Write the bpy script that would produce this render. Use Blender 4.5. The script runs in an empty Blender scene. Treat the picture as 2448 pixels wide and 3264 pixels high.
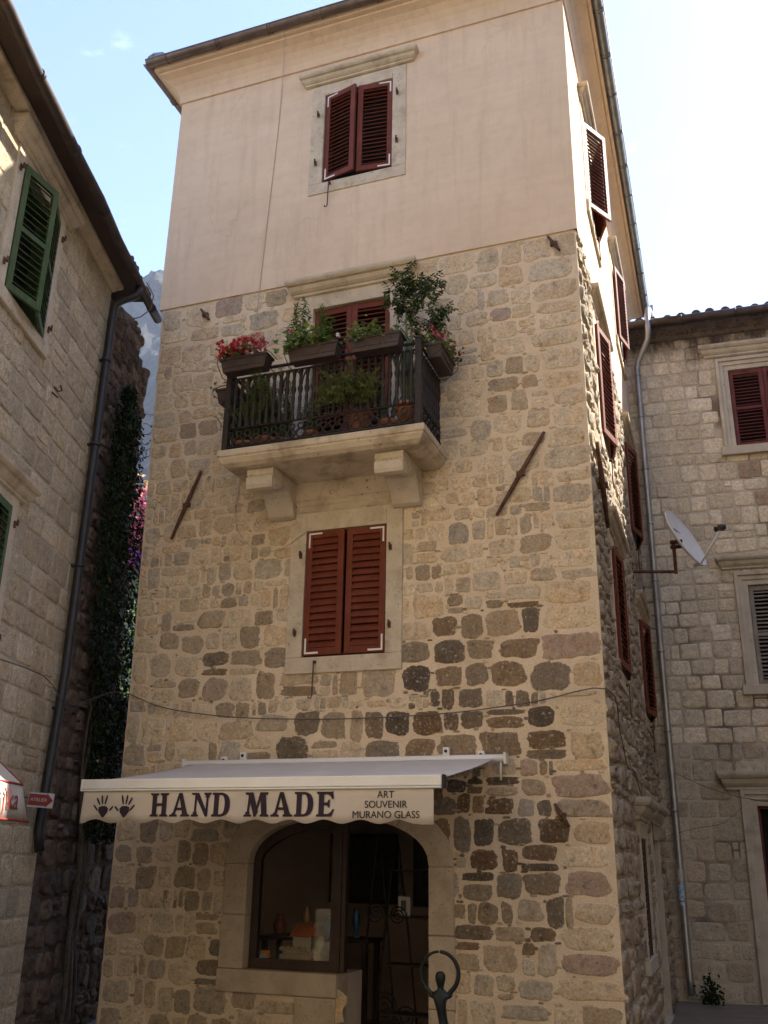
import bpy, bmesh, math, random
from math import sin, cos, pi, radians, sqrt, atan2, exp
from mathutils import Vector, Matrix, Euler, noise
from mathutils.geometry import tessellate_polygon

S = bpy.context.scene
COL = S.collection

# ------------------------------------------------------------------ camera
cam_d = bpy.data.cameras.new("camera")
cam = bpy.data.objects.new("camera", cam_d)
COL.objects.link(cam)
S.camera = cam
cam_d.sensor_fit = 'HORIZONTAL'
cam_d.sensor_width = 36.0
cam_d.lens = 3048.155 / 2448.0 * 36.0
cam_d.clip_end = 6000
PITCH, ROLL = radians(20.1305), radians(-0.96738)
_f = Vector((0, cos(PITCH), sin(PITCH)))
_d = Vector((0, sin(PITCH), -cos(PITCH)))
_r = Vector((1, 0, 0))
_r2 = cos(ROLL) * _r + sin(ROLL) * _d
_d2 = -sin(ROLL) * _r + cos(ROLL) * _d
_m = Matrix((_r2, -_d2, -_f)).transposed().to_4x4()
_m.translation = Vector((0, 0, 2.0))
cam.matrix_world = _m

# ------------------------------------------------------------------ sky, sun, exposure
SUN_AZ, SUN_EL = radians(19.3), radians(43.6)      # azimuth from +X towards +Y
sun_dir = Vector((cos(SUN_AZ) * cos(SUN_EL), sin(SUN_AZ) * cos(SUN_EL), sin(SUN_EL)))
ld = bpy.data.lights.new("sun", 'SUN')
ld.energy = 3.8
ld.angle = radians(0.5)
ld.color = (1.0, 0.93, 0.82)
lo = bpy.data.objects.new("sun", ld)
COL.objects.link(lo)
lo.rotation_euler = sun_dir.to_track_quat('Z', 'Y').to_euler()
lo.location = (30, 0, 40)

W = bpy.data.worlds.new("World")
S.world = W
W.use_nodes = True
nt = W.node_tree
nt.nodes.clear()
wo = nt.nodes.new('ShaderNodeOutputWorld')
bg = nt.nodes.new('ShaderNodeBackground')
sky = nt.nodes.new('ShaderNodeTexSky')
sky.sky_type = 'NISHITA'
sky.sun_disc = False
sky.sun_elevation = SUN_EL
sky.sun_rotation = pi / 2 - SUN_AZ
sky.altitude = 0
sky.air_density = 1.0
sky.dust_density = 0.8
sky.ozone_density = 1.0
bg.inputs['Strength'].default_value = 0.11
# thin high cloud wisps mixed over the clear sky
tc = nt.nodes.new('ShaderNodeTexCoord')
mp = nt.nodes.new('ShaderNodeMapping')
mp.inputs['Scale'].default_value = (9, 9, 22)
cn = nt.nodes.new('ShaderNodeTexNoise')
cn.inputs['Scale'].default_value = 1.6
cn.inputs['Detail'].default_value = 6
cn.inputs['Roughness'].default_value = 0.55
cr = nt.nodes.new('ShaderNodeValToRGB')
cr.color_ramp.elements[0].position = 0.66
cr.color_ramp.elements[1].position = 0.82
cr.color_ramp.elements[1].color = (0.13, 0.13, 0.13, 1)
mx = nt.nodes.new('ShaderNodeMix')
mx.data_type = 'RGBA'
mx.inputs['B'].default_value = (9.5, 9.8, 10.5, 1)
hs = nt.nodes.new('ShaderNodeHueSaturation')
hs.inputs['Saturation'].default_value = 1.1
hs.inputs['Hue'].default_value = 0.512
L = nt.links.new
L(tc.outputs['Generated'], mp.inputs['Vector'])
L(mp.outputs['Vector'], cn.inputs['Vector'])
L(cn.outputs['Fac'], cr.inputs['Fac'])
L(cr.outputs['Color'], mx.inputs['Factor'])
L(sky.outputs['Color'], hs.inputs['Color'])
L(hs.outputs['Color'], mx.inputs['A'])
L(mx.outputs['Result'], bg.inputs['Color'])
L(bg.outputs['Background'], wo.inputs['Surface'])

S.view_settings.view_transform = 'Standard'
S.view_settings.look = 'None'
S.view_settings.gamma = 1
S.view_settings.exposure = 2.2
S.render.engine = 'CYCLES'
S.cycles.max_bounces = 8
S.cycles.diffuse_bounces = 5
S.cycles.use_denoising = True

# ------------------------------------------------------------------ materials
MATS = {}


def new_mat(name):
    m = bpy.data.materials.new(name)
    m.use_nodes = True
    n = m.node_tree
    n.nodes.clear()
    out = n.nodes.new('ShaderNodeOutputMaterial')
    b = n.nodes.new('ShaderNodeBsdfPrincipled')
    n.links.new(b.outputs['BSDF'], out.inputs['Surface'])
    MATS[name] = m
    return m, n, b


def nnoise(n, vec, scale, detail=4, rough=0.55):
    t = n.nodes.new('ShaderNodeTexNoise')
    t.inputs['Scale'].default_value = scale
    t.inputs['Detail'].default_value = detail
    t.inputs['Roughness'].default_value = rough
    n.links.new(vec, t.inputs['Vector'])
    return t.outputs['Fac']


def ramp(n, fac, stops):
    r = n.nodes.new('ShaderNodeValToRGB')
    e = r.color_ramp.elements
    while len(e) < len(stops):
        e.new(0.5)
    for el, (p, c) in zip(e, stops):
        el.position = p
        if not hasattr(c, '__len__'):
            c = (c, c, c)
        el.color = (c[0], c[1], c[2], 1)
    n.links.new(fac, r.inputs['Fac'])
    return r.outputs['Color']


def mix(n, fac, a, b, mode='MIX'):
    m = n.nodes.new('ShaderNodeMix')
    m.data_type = 'RGBA'
    m.blend_type = mode
    for sock, v in ((m.inputs['Factor'], fac), (m.inputs['A'], a), (m.inputs['B'], b)):
        if hasattr(v, 'is_output'):
            n.links.new(v, sock)
        elif hasattr(v, '__len__'):
            sock.default_value = (v[0], v[1], v[2], 1)
        else:
            sock.default_value = v
    return m.outputs['Result']


def bump(n, b, height, strength, dist):
    bp = n.nodes.new('ShaderNodeBump')
    bp.inputs['Strength'].default_value = strength
    bp.inputs['Distance'].default_value = dist
    n.links.new(height, bp.inputs['Height'])
    n.links.new(bp.outputs['Normal'], b.inputs['Normal'])


def objvec(n):
    return n.nodes.new('ShaderNodeTexCoord').outputs['Object']


def mathn(n, op, a, b=0.0):
    m = n.nodes.new('ShaderNodeMath')
    m.operation = op
    for s, v in zip(m.inputs, (a, b)):
        if hasattr(v, 'is_output'):
            n.links.new(v, s)
        else:
            s.default_value = v
    return m.outputs[0]


def mat_surface(name, c1, c2, scale=6, rough=0.8, bscale=40, bstr=0.3, bdist=0.01, spec=0.3, metal=0.0, spots=None, big=None):
    """two-tone noisy surface; spots = (colour, scale, threshold); big = (colour, scale, threshold, amount)"""
    m, n, b = new_mat(name)
    v = objvec(n)
    col = ramp(n, nnoise(n, v, scale, 5), [(0.3, c1), (0.7, c2)])
    if big:
        f = ramp(n, nnoise(n, v, big[1], 6, 0.65), [(big[2], 0), (big[2] + 0.15, big[3])])
        col = mix(n, f, col, big[0])
    if spots:
        f = ramp(n, nnoise(n, v, spots[1], 3, 0.7), [(spots[2], 0), (spots[2] + 0.06, 1)])
        col = mix(n, f, col, spots[0])
    n.links.new(col, b.inputs['Base Color'])
    b.inputs['Roughness'].default_value = rough
    b.inputs['Specular IOR Level'].default_value = spec
    b.inputs['Metallic'].default_value = metal
    if bstr:
        bump(n, b, nnoise(n, v, bscale, 6, 0.65), bstr, bdist)
    return m


def mortar_colour(n, v, c1, c2, cs, cb):
    col = ramp(n, nnoise(n, v, 2.6, 5), [(0.3, c1), (0.7, c2)])
    f = ramp(n, nnoise(n, v, 1.0, 6, 0.65), [(0.5, 0), (0.66, 0.55)])
    col = mix(n, f, col, cb)
    f = ramp(n, nnoise(n, v, 24, 6, 0.75), [(0.57, 0), (0.66, 0.7)])
    col = mix(n, f, col, cs)
    g = ramp(n, nnoise(n, v, 60, 4, 0.75), [(0.3, 0.78), (0.5, 1.0), (0.72, 1.16)])
    return mix(n, 1.0, col, g, 'MULTIPLY')


MORTAR = {
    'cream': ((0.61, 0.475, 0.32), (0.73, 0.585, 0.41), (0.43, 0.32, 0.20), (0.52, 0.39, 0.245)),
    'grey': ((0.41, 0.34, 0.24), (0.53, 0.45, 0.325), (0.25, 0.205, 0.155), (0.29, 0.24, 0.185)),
}


def mat_mortar(name, key, bscale, bstr, bdist):
    m, n, b = new_mat(name)
    v = objvec(n)
    n.links.new(mortar_colour(n, v, *MORTAR[key]), b.inputs['Base Color'])
    b.inputs['Roughness'].default_value = 1.0
    b.inputs['Specular IOR Level'].default_value = 0.15
    h = mathn(n, 'ADD', nnoise(n, v, bscale, 6, 0.65), mathn(n, 'MULTIPLY', nnoise(n, v, 4, 4, 0.6), 1.5))
    bump(n, b, h, bstr, bdist)
    return m


def soot_mask(n, v):
    """black crust in the lee of the right house's eaves, with a ragged lower edge and drips"""
    sp = n.nodes.new('ShaderNodeSeparateXYZ')
    n.links.new(v, sp.inputs[0])
    mp_ = n.nodes.new('ShaderNodeMapping')
    mp_.inputs['Scale'].default_value = (1.6, 1.6, 0.5)
    n.links.new(v, mp_.inputs['Vector'])
    a = mathn(n, 'MULTIPLY', nnoise(n, mp_.outputs[0], 1.3, 6, 0.7), 1.9)
    h = mathn(n, 'ADD', mathn(n, 'SUBTRACT', sp.outputs['Z'], 12.25), a)
    return ramp(n, h, [(0.0, 0), (0.55, 0.92)])


def mat_stone(name, speck=(0.62, 0.57, 0.49), mottling=0.55, bstr=0.7, bdist=0.02, pits=0.0, smear=None, ochre=0.5, soot=False):
    """masonry: the colour of every block comes from the mesh attribute 'tone' (rgb) and 'dark' marks blackened blocks"""
    m, n, b = new_mat(name)
    v = objvec(n)
    at = n.nodes.new('ShaderNodeAttribute')
    at.attribute_name = 'tone'
    n1 = nnoise(n, v, 9, 8, 0.72)
    n2 = nnoise(n, v, 34, 8, 0.75)
    # ochre and grey patches inside each block
    f = ramp(n, nnoise(n, v, 6.1, 6, 0.7), [(0.50, 0), (0.62, ochre)])
    col = mix(n, f, at.outputs['Color'], mix(n, 1.0, at.outputs['Color'], (1.12, 0.90, 0.66), 'MULTIPLY'))
    f = ramp(n, nnoise(n, v, 7.7, 6, 0.7), [(0.52, 0), (0.64, 0.5)])
    col = mix(n, f, col, mix(n, 1.0, col, (0.80, 0.82, 0.86), 'MULTIPLY'))
    k = ramp(n, n1, [(0.30, 1 - mottling), (0.42, 0.92), (0.58, 1.08), (0.72, 1 + mottling * 0.6)])
    col = mix(n, 1.0, col, k, 'MULTIPLY')
    k2 = ramp(n, n2, [(0.34, 0.35), (0.44, 0.9), (0.58, 1.1), (0.70, 1.55)])
    col = mix(n, 0.85, col, mix(n, 1.0, col, k2, 'MULTIPLY'))
    # pale lichen and lime specks, strongest on the blackened blocks (alpha of tone)
    f = ramp(n, nnoise(n, v, 26, 5, 0.75), [(0.57, 0), (0.66, 1)])
    f = mathn(n, 'MULTIPLY', f, mathn(n, 'MULTIPLY', at.outputs['Alpha'], 0.75))
    col = mix(n, f, col, speck)
    # broad weather stains inside a block
    f = ramp(n, nnoise(n, v, 4.3, 5, 0.6), [(0.54, 0), (0.72, 0.4)])
    col = mix(n, f, col, mix(n, 1.0, col, (0.66, 0.53, 0.38), 'MULTIPLY'))
    if smear:
        # lime mortar smeared raggedly over the edges of each block
        ra = n.nodes.new('ShaderNodeAttribute')
        ra.attribute_name = 'rim'
        ns = mathn(n, 'SUBTRACT', nnoise(n, v, 21, 10, 0.82), 0.5)
        f = mathn(n, 'ADD', ra.outputs['Fac'], mathn(n, 'MULTIPLY', ns, 2.0))
        f = ramp(n, f, [(0.47, 0), (0.53, 1)])
        col = mix(n, f, col, mortar_colour(n, v, *MORTAR[smear]))
    if soot:
        col = mix(n, soot_mask(n, v), col, (0.035, 0.027, 0.022))
    n.links.new(col, b.inputs['Base Color'])
    b.inputs['Roughness'].default_value = 0.9
    b.inputs['Specular IOR Level'].default_value = 0.2
    h = mathn(n, 'ADD', mathn(n, 'MULTIPLY', n1, 1.0), mathn(n, 'MULTIPLY', n2, 0.5))
    if pits:
        vo = n.nodes.new('ShaderNodeTexVoronoi')
        vo.inputs['Scale'].default_value = 34
        n.links.new(v, vo.inputs['Vector'])
        pt = ramp(n, vo.outputs['Distance'], [(0.1, 0), (0.45, 1)])
        h = mathn(n, 'ADD', h, mathn(n, 'MULTIPLY', pt, pits))
    bump(n, b, h, bstr, bdist)
    return m


def build_materials():
    M = {}
    # mortar of the tower: cream lime with warm and grey patches
    M['mortar'] = mat_mortar('lime_mortar', 'cream', 30, 0.5, 0.012)
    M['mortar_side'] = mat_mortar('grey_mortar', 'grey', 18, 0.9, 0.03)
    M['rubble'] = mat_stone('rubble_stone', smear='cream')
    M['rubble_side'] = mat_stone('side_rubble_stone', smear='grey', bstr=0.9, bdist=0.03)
    M['rubble_dark'] = mat_stone('dark_rubble_stone', bstr=0.9, bdist=0.03)
    M['ashlar'] = mat_stone('ashlar_stone', mottling=0.4, ochre=0.3, bstr=0.75, bdist=0.018, pits=0.4)
    M['block'] = mat_stone('squared_stone', mottling=0.35, bstr=0.7, bdist=0.018, ochre=0.2, soot=True)
    # render
    m, n, b = new_mat('cream_render')
    v = objvec(n)
    c = ramp(n, nnoise(n, v, 0.9, 6, 0.6), [(0.3, (0.64, 0.485, 0.335)), (0.7, (0.73, 0.565, 0.40))])
    c = mix(n, ramp(n, nnoise(n, v, 5, 5, 0.6), [(0.5, 0), (0.85, 0.5)]), c, (0.53, 0.385, 0.27))
    # rain streaks and faded patches
    ms_ = n.nodes.new('ShaderNodeMapping')
    ms_.inputs['Scale'].default_value = (3.2, 3.2, 0.28)
    n.links.new(v, ms_.inputs['Vector'])
    c = mix(n, ramp(n, nnoise(n, ms_.outputs[0], 2.0, 7, 0.7), [(0.50, 0), (0.68, 0.55)]), c, (0.54, 0.40, 0.275))
    c = mix(n, ramp(n, nnoise(n, v, 1.7, 7, 0.7), [(0.55, 0), (0.68, 0.4)]), c, (0.74, 0.58, 0.44))
    c = mix(n, ramp(n, nnoise(n, v, 45, 3, 0.7), [(0.68, 0), (0.74, 0.5)]), c, (0.42, 0.31, 0.225))
    wv = n.nodes.new('ShaderNodeVectorMath')
    wv.operation = 'ADD'
    nd = n.nodes.new('ShaderNodeTexNoise')
    nd.inputs['Scale'].default_value = 1.3
    nd.inputs['Detail'].default_value = 6
    n.links.new(v, nd.inputs['Vector'])
    n.links.new(v, wv.inputs[0])
    n.links.new(nd.outputs['Color'], wv.inputs[1])
    vo = n.nodes.new('ShaderNodeTexVoronoi')
    vo.feature = 'DISTANCE_TO_EDGE'
    vo.inputs['Scale'].default_value = 0.42
    n.links.new(wv.outputs[0], vo.inputs['Vector'])
    ck = ramp(n, vo.outputs['Distance'], [(0.0, 1), (0.006, 0)])
    ck = mathn(n, 'MULTIPLY', ck, ramp(n, nnoise(n, v, 0.8, 3), [(0.5, 0), (0.6, 0.25)]))
    c = mix(n, ck, c, (0.30, 0.22, 0.16))
    # faint horizontal trowel bands
    mpn = n.nodes.new('ShaderNodeMapping')
    mpn.inputs['Scale'].default_value = (0.35, 0.35, 4)
    n.links.new(v, mpn.inputs['Vector'])
    c = mix(n, ramp(n, nnoise(n, mpn.outputs[0], 2.2, 4, 0.5), [(0.4, 0), (0.75, 0.28)]), c, (0.555, 0.41, 0.30))
    n.links.new(c, b.inputs['Base Color'])
    b.inputs['Roughness'].default_value = 0.93
    b.inputs['Specular IOR Level'].default_value = 0.15
    hh = mathn(n, 'ADD', nnoise(n, v, 90, 4, 0.7), mathn(n, 'MULTIPLY', nnoise(n, v, 7, 4, 0.6), 2.0))
    bump(n, b, hh, 0.3, 0.008)
    M['render'] = m
    M['trim'] = mat_surface('dressed_limestone', (0.47, 0.385, 0.275), (0.60, 0.505, 0.375), 5, 0.85, 45, 0.4, 0.008, 0.2,
                            spots=((0.27, 0.205, 0.14), 26, 0.63), big=((0.33, 0.255, 0.175), 3.1, 0.52, 0.7))
    M['trim_dirty'] = mat_surface('weathered_limestone', (0.46, 0.37, 0.255), (0.60, 0.49, 0.35), 4, 0.88, 40, 0.5, 0.01, 0.2,
                                  spots=((0.17, 0.125, 0.08), 20, 0.63), big=((0.24, 0.175, 0.105), 2.2, 0.50, 0.75))
    M['trim_grey'] = mat_surface('grey_limestone_trim', (0.42, 0.37, 0.29), (0.56, 0.5, 0.4), 4, 0.88, 35, 0.45, 0.01, 0.2,
                                 spots=((0.16, 0.135, 0.11), 18, 0.66), big=((0.2, 0.165, 0.13), 1.6, 0.56, 0.7))
    M['shop_trim'] = mat_surface('tan_sandstone', (0.42, 0.33, 0.225), (0.53, 0.425, 0.30), 4, 0.88, 60, 0.45, 0.008, 0.2, big=((0.33, 0.25, 0.165), 2.5, 0.54, 0.6),
                                 spots=((0.3, 0.225, 0.145), 45, 0.6))

    def paint(name, c1, c2, rough, chip=None, grain=True):
        m, n, b = new_mat(name)
        v = objvec(n)
        mp_ = n.nodes.new('ShaderNodeMapping')
        mp_.inputs['Scale'].default_value = (14, 14, 1.5)
        n.links.new(v, mp_.inputs['Vector'])
        g = nnoise(n, mp_.outputs[0], 4, 4, 0.6)
        c = ramp(n, g, [(0.3, c1), (0.7, c2)])
        f = ramp(n, nnoise(n, v, 2.3, 5, 0.65), [(0.45, 0), (0.7, 0.5)])
        c = mix(n, f, c, tuple(min(1, q * 1.5 + 0.012) for q in c2))
        if chip:
            f = ramp(n, nnoise(n, v, 22, 5, 0.7), [(chip[1], 0), (chip[1] + 0.05, 1)])
            c = mix(n, f, c, chip[0])
        n.links.new(c, b.inputs['Base Color'])
        b.inputs['Roughness'].default_value = rough
        b.inputs['Specular IOR Level'].default_value = 0.25
        bump(n, b, g, 0.25, 0.004)
        return m
    M['red_paint'] = paint('oxblood_shutter_paint', (0.105, 0.022, 0.009), (0.155, 0.034, 0.013), 0.62, ((0.3, 0.14, 0.08), 0.74))
    M['old_red_paint'] = paint('peeling_oxblood_paint', (0.085, 0.022, 0.018), (0.14, 0.034, 0.026), 0.6, ((0.42, 0.31, 0.25), 0.66))
    M['green_paint'] = paint('green_shutter_paint', (0.034, 0.062, 0.020), (0.060, 0.094, 0.032), 0.6, ((0.13, 0.2, 0.13), 0.7))
    M['grey_wood'] = paint('weathered_grey_wood', (0.16, 0.14, 0.115), (0.28, 0.25, 0.21), 0.8, ((0.08, 0.06, 0.05), 0.62))
    M['brown_wood'] = paint('dark_brown_joinery', (0.035, 0.02, 0.014), (0.055, 0.032, 0.022), 0.45)
    M['dark'] = mat_surface('dark_interior', (0.012, 0.010, 0.009), (0.02, 0.016, 0.014), 3, 0.9, 10, 0, 0)
    M['white_metal'] = mat_surface('white_bracket_paint', (0.66, 0.63, 0.58), (0.78, 0.75, 0.7), 12, 0.45, 30, 0.1, 0.002, 0.4,
                                   spots=((0.35, 0.25, 0.17), 40, 0.66))
    M['awning_white'] = mat_surface('white_awning_aluminium', (0.68, 0.655, 0.59), (0.76, 0.735, 0.67), 3, 0.35, 30, 0.05, 0.002, 0.5)
    M['rust'] = mat_surface('rusty_iron', (0.06, 0.03, 0.02), (0.16, 0.075, 0.045), 14, 0.85, 50, 0.5, 0.006, 0.3,
                            spots=((0.3, 0.2, 0.15), 25, 0.66))
    M['black_iron'] = mat_surface('dark_brown_cast_iron', (0.013, 0.009, 0.007), (0.032, 0.02, 0.013), 18, 0.65, 60, 0.3, 0.003, 0.4)
    M['zinc'] = mat_surface('zinc_gutter', (0.16, 0.17, 0.175), (0.27, 0.28, 0.28), 7, 0.45, 30, 0.1, 0.003, 0.5, 0.6)
    M['bronze_gutter'] = mat_surface('aged_copper_gutter', (0.11, 0.085, 0.07), (0.2, 0.155, 0.125), 6, 0.42, 30, 0.1, 0.003, 0.5, 0.6)
    M['dark_gutter'] = mat_surface('dark_rusted_gutter', (0.028, 0.022, 0.02), (0.07, 0.05, 0.042), 7, 0.55, 30, 0.2, 0.004, 0.4, 0.2,
                                   spots=((0.15, 0.065, 0.035), 9, 0.62))
    M['silver_pipe'] = mat_surface('galvanised_pipe', (0.30, 0.30, 0.295), (0.42, 0.415, 0.405), 5, 0.38, 25, 0.1, 0.002, 0.5, 0.7,
                                   big=((0.16, 0.16, 0.16), 1.2, 0.55, 0.6))
    M['dark_pipe'] = mat_surface('dark_painted_pipe', (0.010, 0.010, 0.011), (0.022, 0.021, 0.022), 6, 0.5, 25, 0.1, 0.002, 0.5)
    M['tile'] = mat_surface('terracotta_tile', (0.15, 0.085, 0.06), (0.30, 0.16, 0.105), 6, 0.85, 30, 0.4, 0.008, 0.2,
                            spots=((0.07, 0.06, 0.05), 14, 0.58))
    M['tile_dark'] = mat_surface('weathered_roof_tile', (0.07, 0.06, 0.055), (0.15, 0.115, 0.095), 6, 0.85, 30, 0.4, 0.008, 0.2,
                                 spots=((0.05, 0.045, 0.04), 14, 0.55))
    M['fabric'] = mat_surface('cream_awning_canvas', (0.52, 0.45, 0.37), (0.58, 0.505, 0.42), 2.2, 0.9, 160, 0.15, 0.002, 0.15,
                              big=((0.45, 0.395, 0.345), 1.6, 0.55, 0.5), spots=((0.3, 0.25, 0.2), 7, 0.75))
    M['fabric_top'] = mat_surface('grey_awning_canvas', (0.54, 0.48, 0.41), (0.60, 0.54, 0.465), 2.2, 0.9, 160, 0.15, 0.002, 0.15,
                                  spots=((0.2, 0.17, 0.15), 9, 0.73))
    M['ink'] = mat_surface('dark_violet_print', (0.026, 0.014, 0.022), (0.036, 0.021, 0.031), 8, 0.8, 40, 0, 0)
    M['ink_black'] = mat_surface('black_print', (0.014, 0.013, 0.013), (0.022, 0.02, 0.02), 8, 0.8, 40, 0, 0)
    M['ink_red'] = mat_surface('red_print', (0.22, 0.03, 0.025), (0.27, 0.04, 0.035), 8, 0.7, 40, 0, 0)
    M['white_canvas'] = mat_surface('white_canvas', (0.40, 0.36, 0.30), (0.48, 0.435, 0.365), 3, 0.85, 120, 0.12, 0.002)
    M['sign_white'] = mat_surface('white_sign_paint', (0.46, 0.43, 0.39), (0.54, 0.5, 0.46), 6, 0.5, 40, 0, 0)
    M['sign_red'] = mat_surface('red_sign_paint', (0.20, 0.025, 0.025), (0.25, 0.035, 0.03), 6, 0.5, 40, 0, 0)
    M['planter'] = mat_surface('brown_plastic_trough', (0.040, 0.024, 0.020), (0.065, 0.040, 0.034), 9, 0.5, 40, 0.15, 0.003, 0.4)
    M['terracotta'] = mat_surface('terracotta_pot', (0.34, 0.13, 0.07), (0.42, 0.18, 0.1), 9, 0.8, 40, 0.15, 0.003)
    M['soil'] = mat_surface('potting_soil', (0.03, 0.02, 0.014), (0.06, 0.042, 0.03), 30, 0.95, 60, 0.6, 0.01)
    M['dish'] = mat_surface('pale_grey_dish_enamel', (0.56, 0.55, 0.53), (0.64, 0.63, 0.60), 4, 0.45, 30, 0, 0, 0.4,
                            spots=((0.3, 0.24, 0.19), 22, 0.73))
    M['black_plastic'] = mat_surface('black_plastic', (0.015, 0.015, 0.016), (0.025, 0.025, 0.026), 8, 0.45, 40, 0, 0)
    M['bronze'] = mat_surface('dark_green_bronze', (0.008, 0.011, 0.010), (0.022, 0.028, 0.025), 9, 0.5, 35, 0.3, 0.004, 0.5, 0.5)
    M['cable'] = mat_surface('old_cable_sheath', (0.09, 0.075, 0.06), (0.15, 0.125, 0.1), 8, 0.8, 40, 0, 0)
    M['cable_light'] = mat_surface('cream_cable_sheath', (0.42, 0.34, 0.26), (0.5, 0.41, 0.32), 8, 0.8, 40, 0, 0)
    M['paving'] = None
    M['inner_wall'] = mat_surface('shop_plaster', (0.52, 0.41, 0.31), (0.60, 0.48, 0.37), 2, 0.9, 30, 0.15, 0.004)
    M['canvas_dark'] = mat_surface('dark_painting', (0.05, 0.055, 0.05), (0.14, 0.13, 0.11), 5, 0.7, 30, 0, 0)
    M['orange_roof'] = mat_surface('orange_glazed_clay', (0.50, 0.13, 0.04), (0.6, 0.19, 0.07), 12, 0.6, 40, 0.2, 0.003)
    M['orange_card'] = mat_surface('orange_card', (0.7, 0.25, 0.04), (0.75, 0.3, 0.06), 12, 0.6, 40, 0, 0)
    M['blue_print'] = mat_surface('blue_print', (0.08, 0.3, 0.5), (0.6, 0.7, 0.75), 20, 0.6, 40, 0, 0)

    # paving: worn limestone slabs
    m, n, b = new_mat('polished_paving')
    v = objvec(n)
    br = n.nodes.new('ShaderNodeTexBrick')
    br.inputs['Scale'].default_value = 1.0
    br.inputs['Brick Width'].default_value = 0.9
    br.inputs['Row Height'].default_value = 0.45
    br.inputs['Mortar Size'].default_value = 0.012
    br.inputs['Color1'].default_value = (0.17, 0.14, 0.11, 1)
    br.inputs['Color2'].default_value = (0.23, 0.19, 0.15, 1)
    br.inputs['Mortar'].default_value = (0.1, 0.085, 0.07, 1)
    n.links.new(v, br.inputs['Vector'])
    c = mix(n, 0.5, br.outputs['Color'], ramp(n, nnoise(n, v, 3, 6, 0.6), [(0.3, (0.13, 0.11, 0.085)), (0.7, (0.25, 0.21, 0.17))]))
    n.links.new(c, b.inputs['Base Color'])
    b.inputs['Roughness'].default_value = 0.5
    bump(n, b, br.outputs['Fac'], 0.4, -0.01)
    M['paving'] = m
    # mountain
    m, n, b = new_mat('karst_limestone')
    v = objvec(n)
    c = ramp(n, nnoise(n, v, 0.02, 10, 0.7), [(0.35, (0.03, 0.033, 0.028)), (0.5, (0.065, 0.065, 0.06)), (0.65, (0.16, 0.155, 0.145))])
    c = mix(n, ramp(n, nnoise(n, v, 0.05, 8, 0.7), [(0.52, 0), (0.62, 1)]), c, (0.03, 0.042, 0.025))
    n.links.new(c, b.inputs['Base Color'])
    b.inputs['Roughness'].default_value = 0.95
    bump(n, b, nnoise(n, v, 0.05, 12, 0.8), 1.0, 30.0)
    M['mountain'] = m

    def leaf(name, c1, c2, scale=30, trans=0.25, spec=0.25):
        m, n, b = new_mat(name)
        v = objvec(n)
        c = ramp(n, nnoise(n, v, scale, 3), [(0.3, c1), (0.7, c2)])
        n.links.new(c, b.inputs['Base Color'])
        b.inputs['Roughness'].default_value = 0.5
        b.inputs['Specular IOR Level'].default_value = spec
        tr = n.nodes.new('ShaderNodeBsdfTranslucent')
        n.links.new(c, tr.inputs['Color'])
        ms = n.nodes.new('ShaderNodeMixShader')
        ms.inputs[0].default_value = trans
        out = [x for x in n.nodes if x.type == 'OUTPUT_MATERIAL'][0]
        n.links.new(b.outputs[0], ms.inputs[1])
        n.links.new(tr.outputs[0], ms.inputs[2])
        n.links.new(ms.outputs[0], out.inputs['Surface'])
        return m
    M['leaf_lime'] = leaf('lime_green_leaf', (0.13, 0.19, 0.035), (0.28, 0.33, 0.07))
    M['leaf_mid'] = leaf('mid_green_leaf', (0.07, 0.13, 0.025), (0.15, 0.22, 0.055))
    M['leaf_dark'] = leaf('dark_green_leaf', (0.018, 0.05, 0.016), (0.05, 0.095, 0.03))
    M['leaf_fern'] = leaf('yellow_green_frond', (0.085, 0.10, 0.02), (0.16, 0.175, 0.045))
    M['leaf_grey'] = leaf('grey_green_leaf', (0.11, 0.16, 0.09), (0.18, 0.24, 0.14))
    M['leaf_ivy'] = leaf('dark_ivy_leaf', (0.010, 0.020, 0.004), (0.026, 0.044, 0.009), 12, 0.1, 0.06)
    M['petal_red'] = leaf('red_petal', (0.50, 0.018, 0.02), (0.6, 0.04, 0.04), 40, 0.2)
    M['petal_pink'] = leaf('rose_pink_petal', (0.5, 0.07, 0.12), (0.6, 0.16, 0.2), 40, 0.2)
    M['petal_white'] = leaf('white_petal', (0.7, 0.66, 0.62), (0.8, 0.78, 0.74), 40, 0.2)
    M['petal_magenta'] = leaf('magenta_bract', (0.42, 0.07, 0.18), (0.62, 0.22, 0.3), 3, 0.3)
    M['petal_violet'] = leaf('violet_bract', (0.2, 0.03, 0.4), (0.32, 0.07, 0.55), 3, 0.3)
    M['petal_apricot'] = leaf('apricot_bract', (0.65, 0.33, 0.13), (0.72, 0.45, 0.22), 3, 0.3)
    M['stem'] = mat_surface('plant_stem', (0.09, 0.085, 0.04), (0.14, 0.13, 0.06), 20, 0.8, 40, 0, 0)
    M['bark'] = mat_surface('vine_bark', (0.06, 0.045, 0.03), (0.12, 0.09, 0.06), 20, 0.9, 40, 0.3, 0.004)
    # glass
    m, n, b = new_mat('window_glass')
    b.inputs['Base Color'].default_value = (0.9, 0.92, 0.9, 1)
    b.inputs['Roughness'].default_value = 0.03
    tr = n.nodes.new('ShaderNodeBsdfTransparent')
    tr.inputs['Color'].default_value = (0.93, 0.93, 0.91, 1)
    gl = n.nodes.new('ShaderNodeBsdfGlossy')
    gl.inputs['Roughness'].default_value = 0.02
    fr = n.nodes.new('ShaderNodeFresnel')
    fr.inputs['IOR'].default_value = 1.5
    ms = n.nodes.new('ShaderNodeMixShader')
    out = [x for x in n.nodes if x.type == 'OUTPUT_MATERIAL'][0]
    n.links.new(fr.outputs[0], ms.inputs[0])
    n.links.new(tr.outputs[0], ms.inputs[1])
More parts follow.
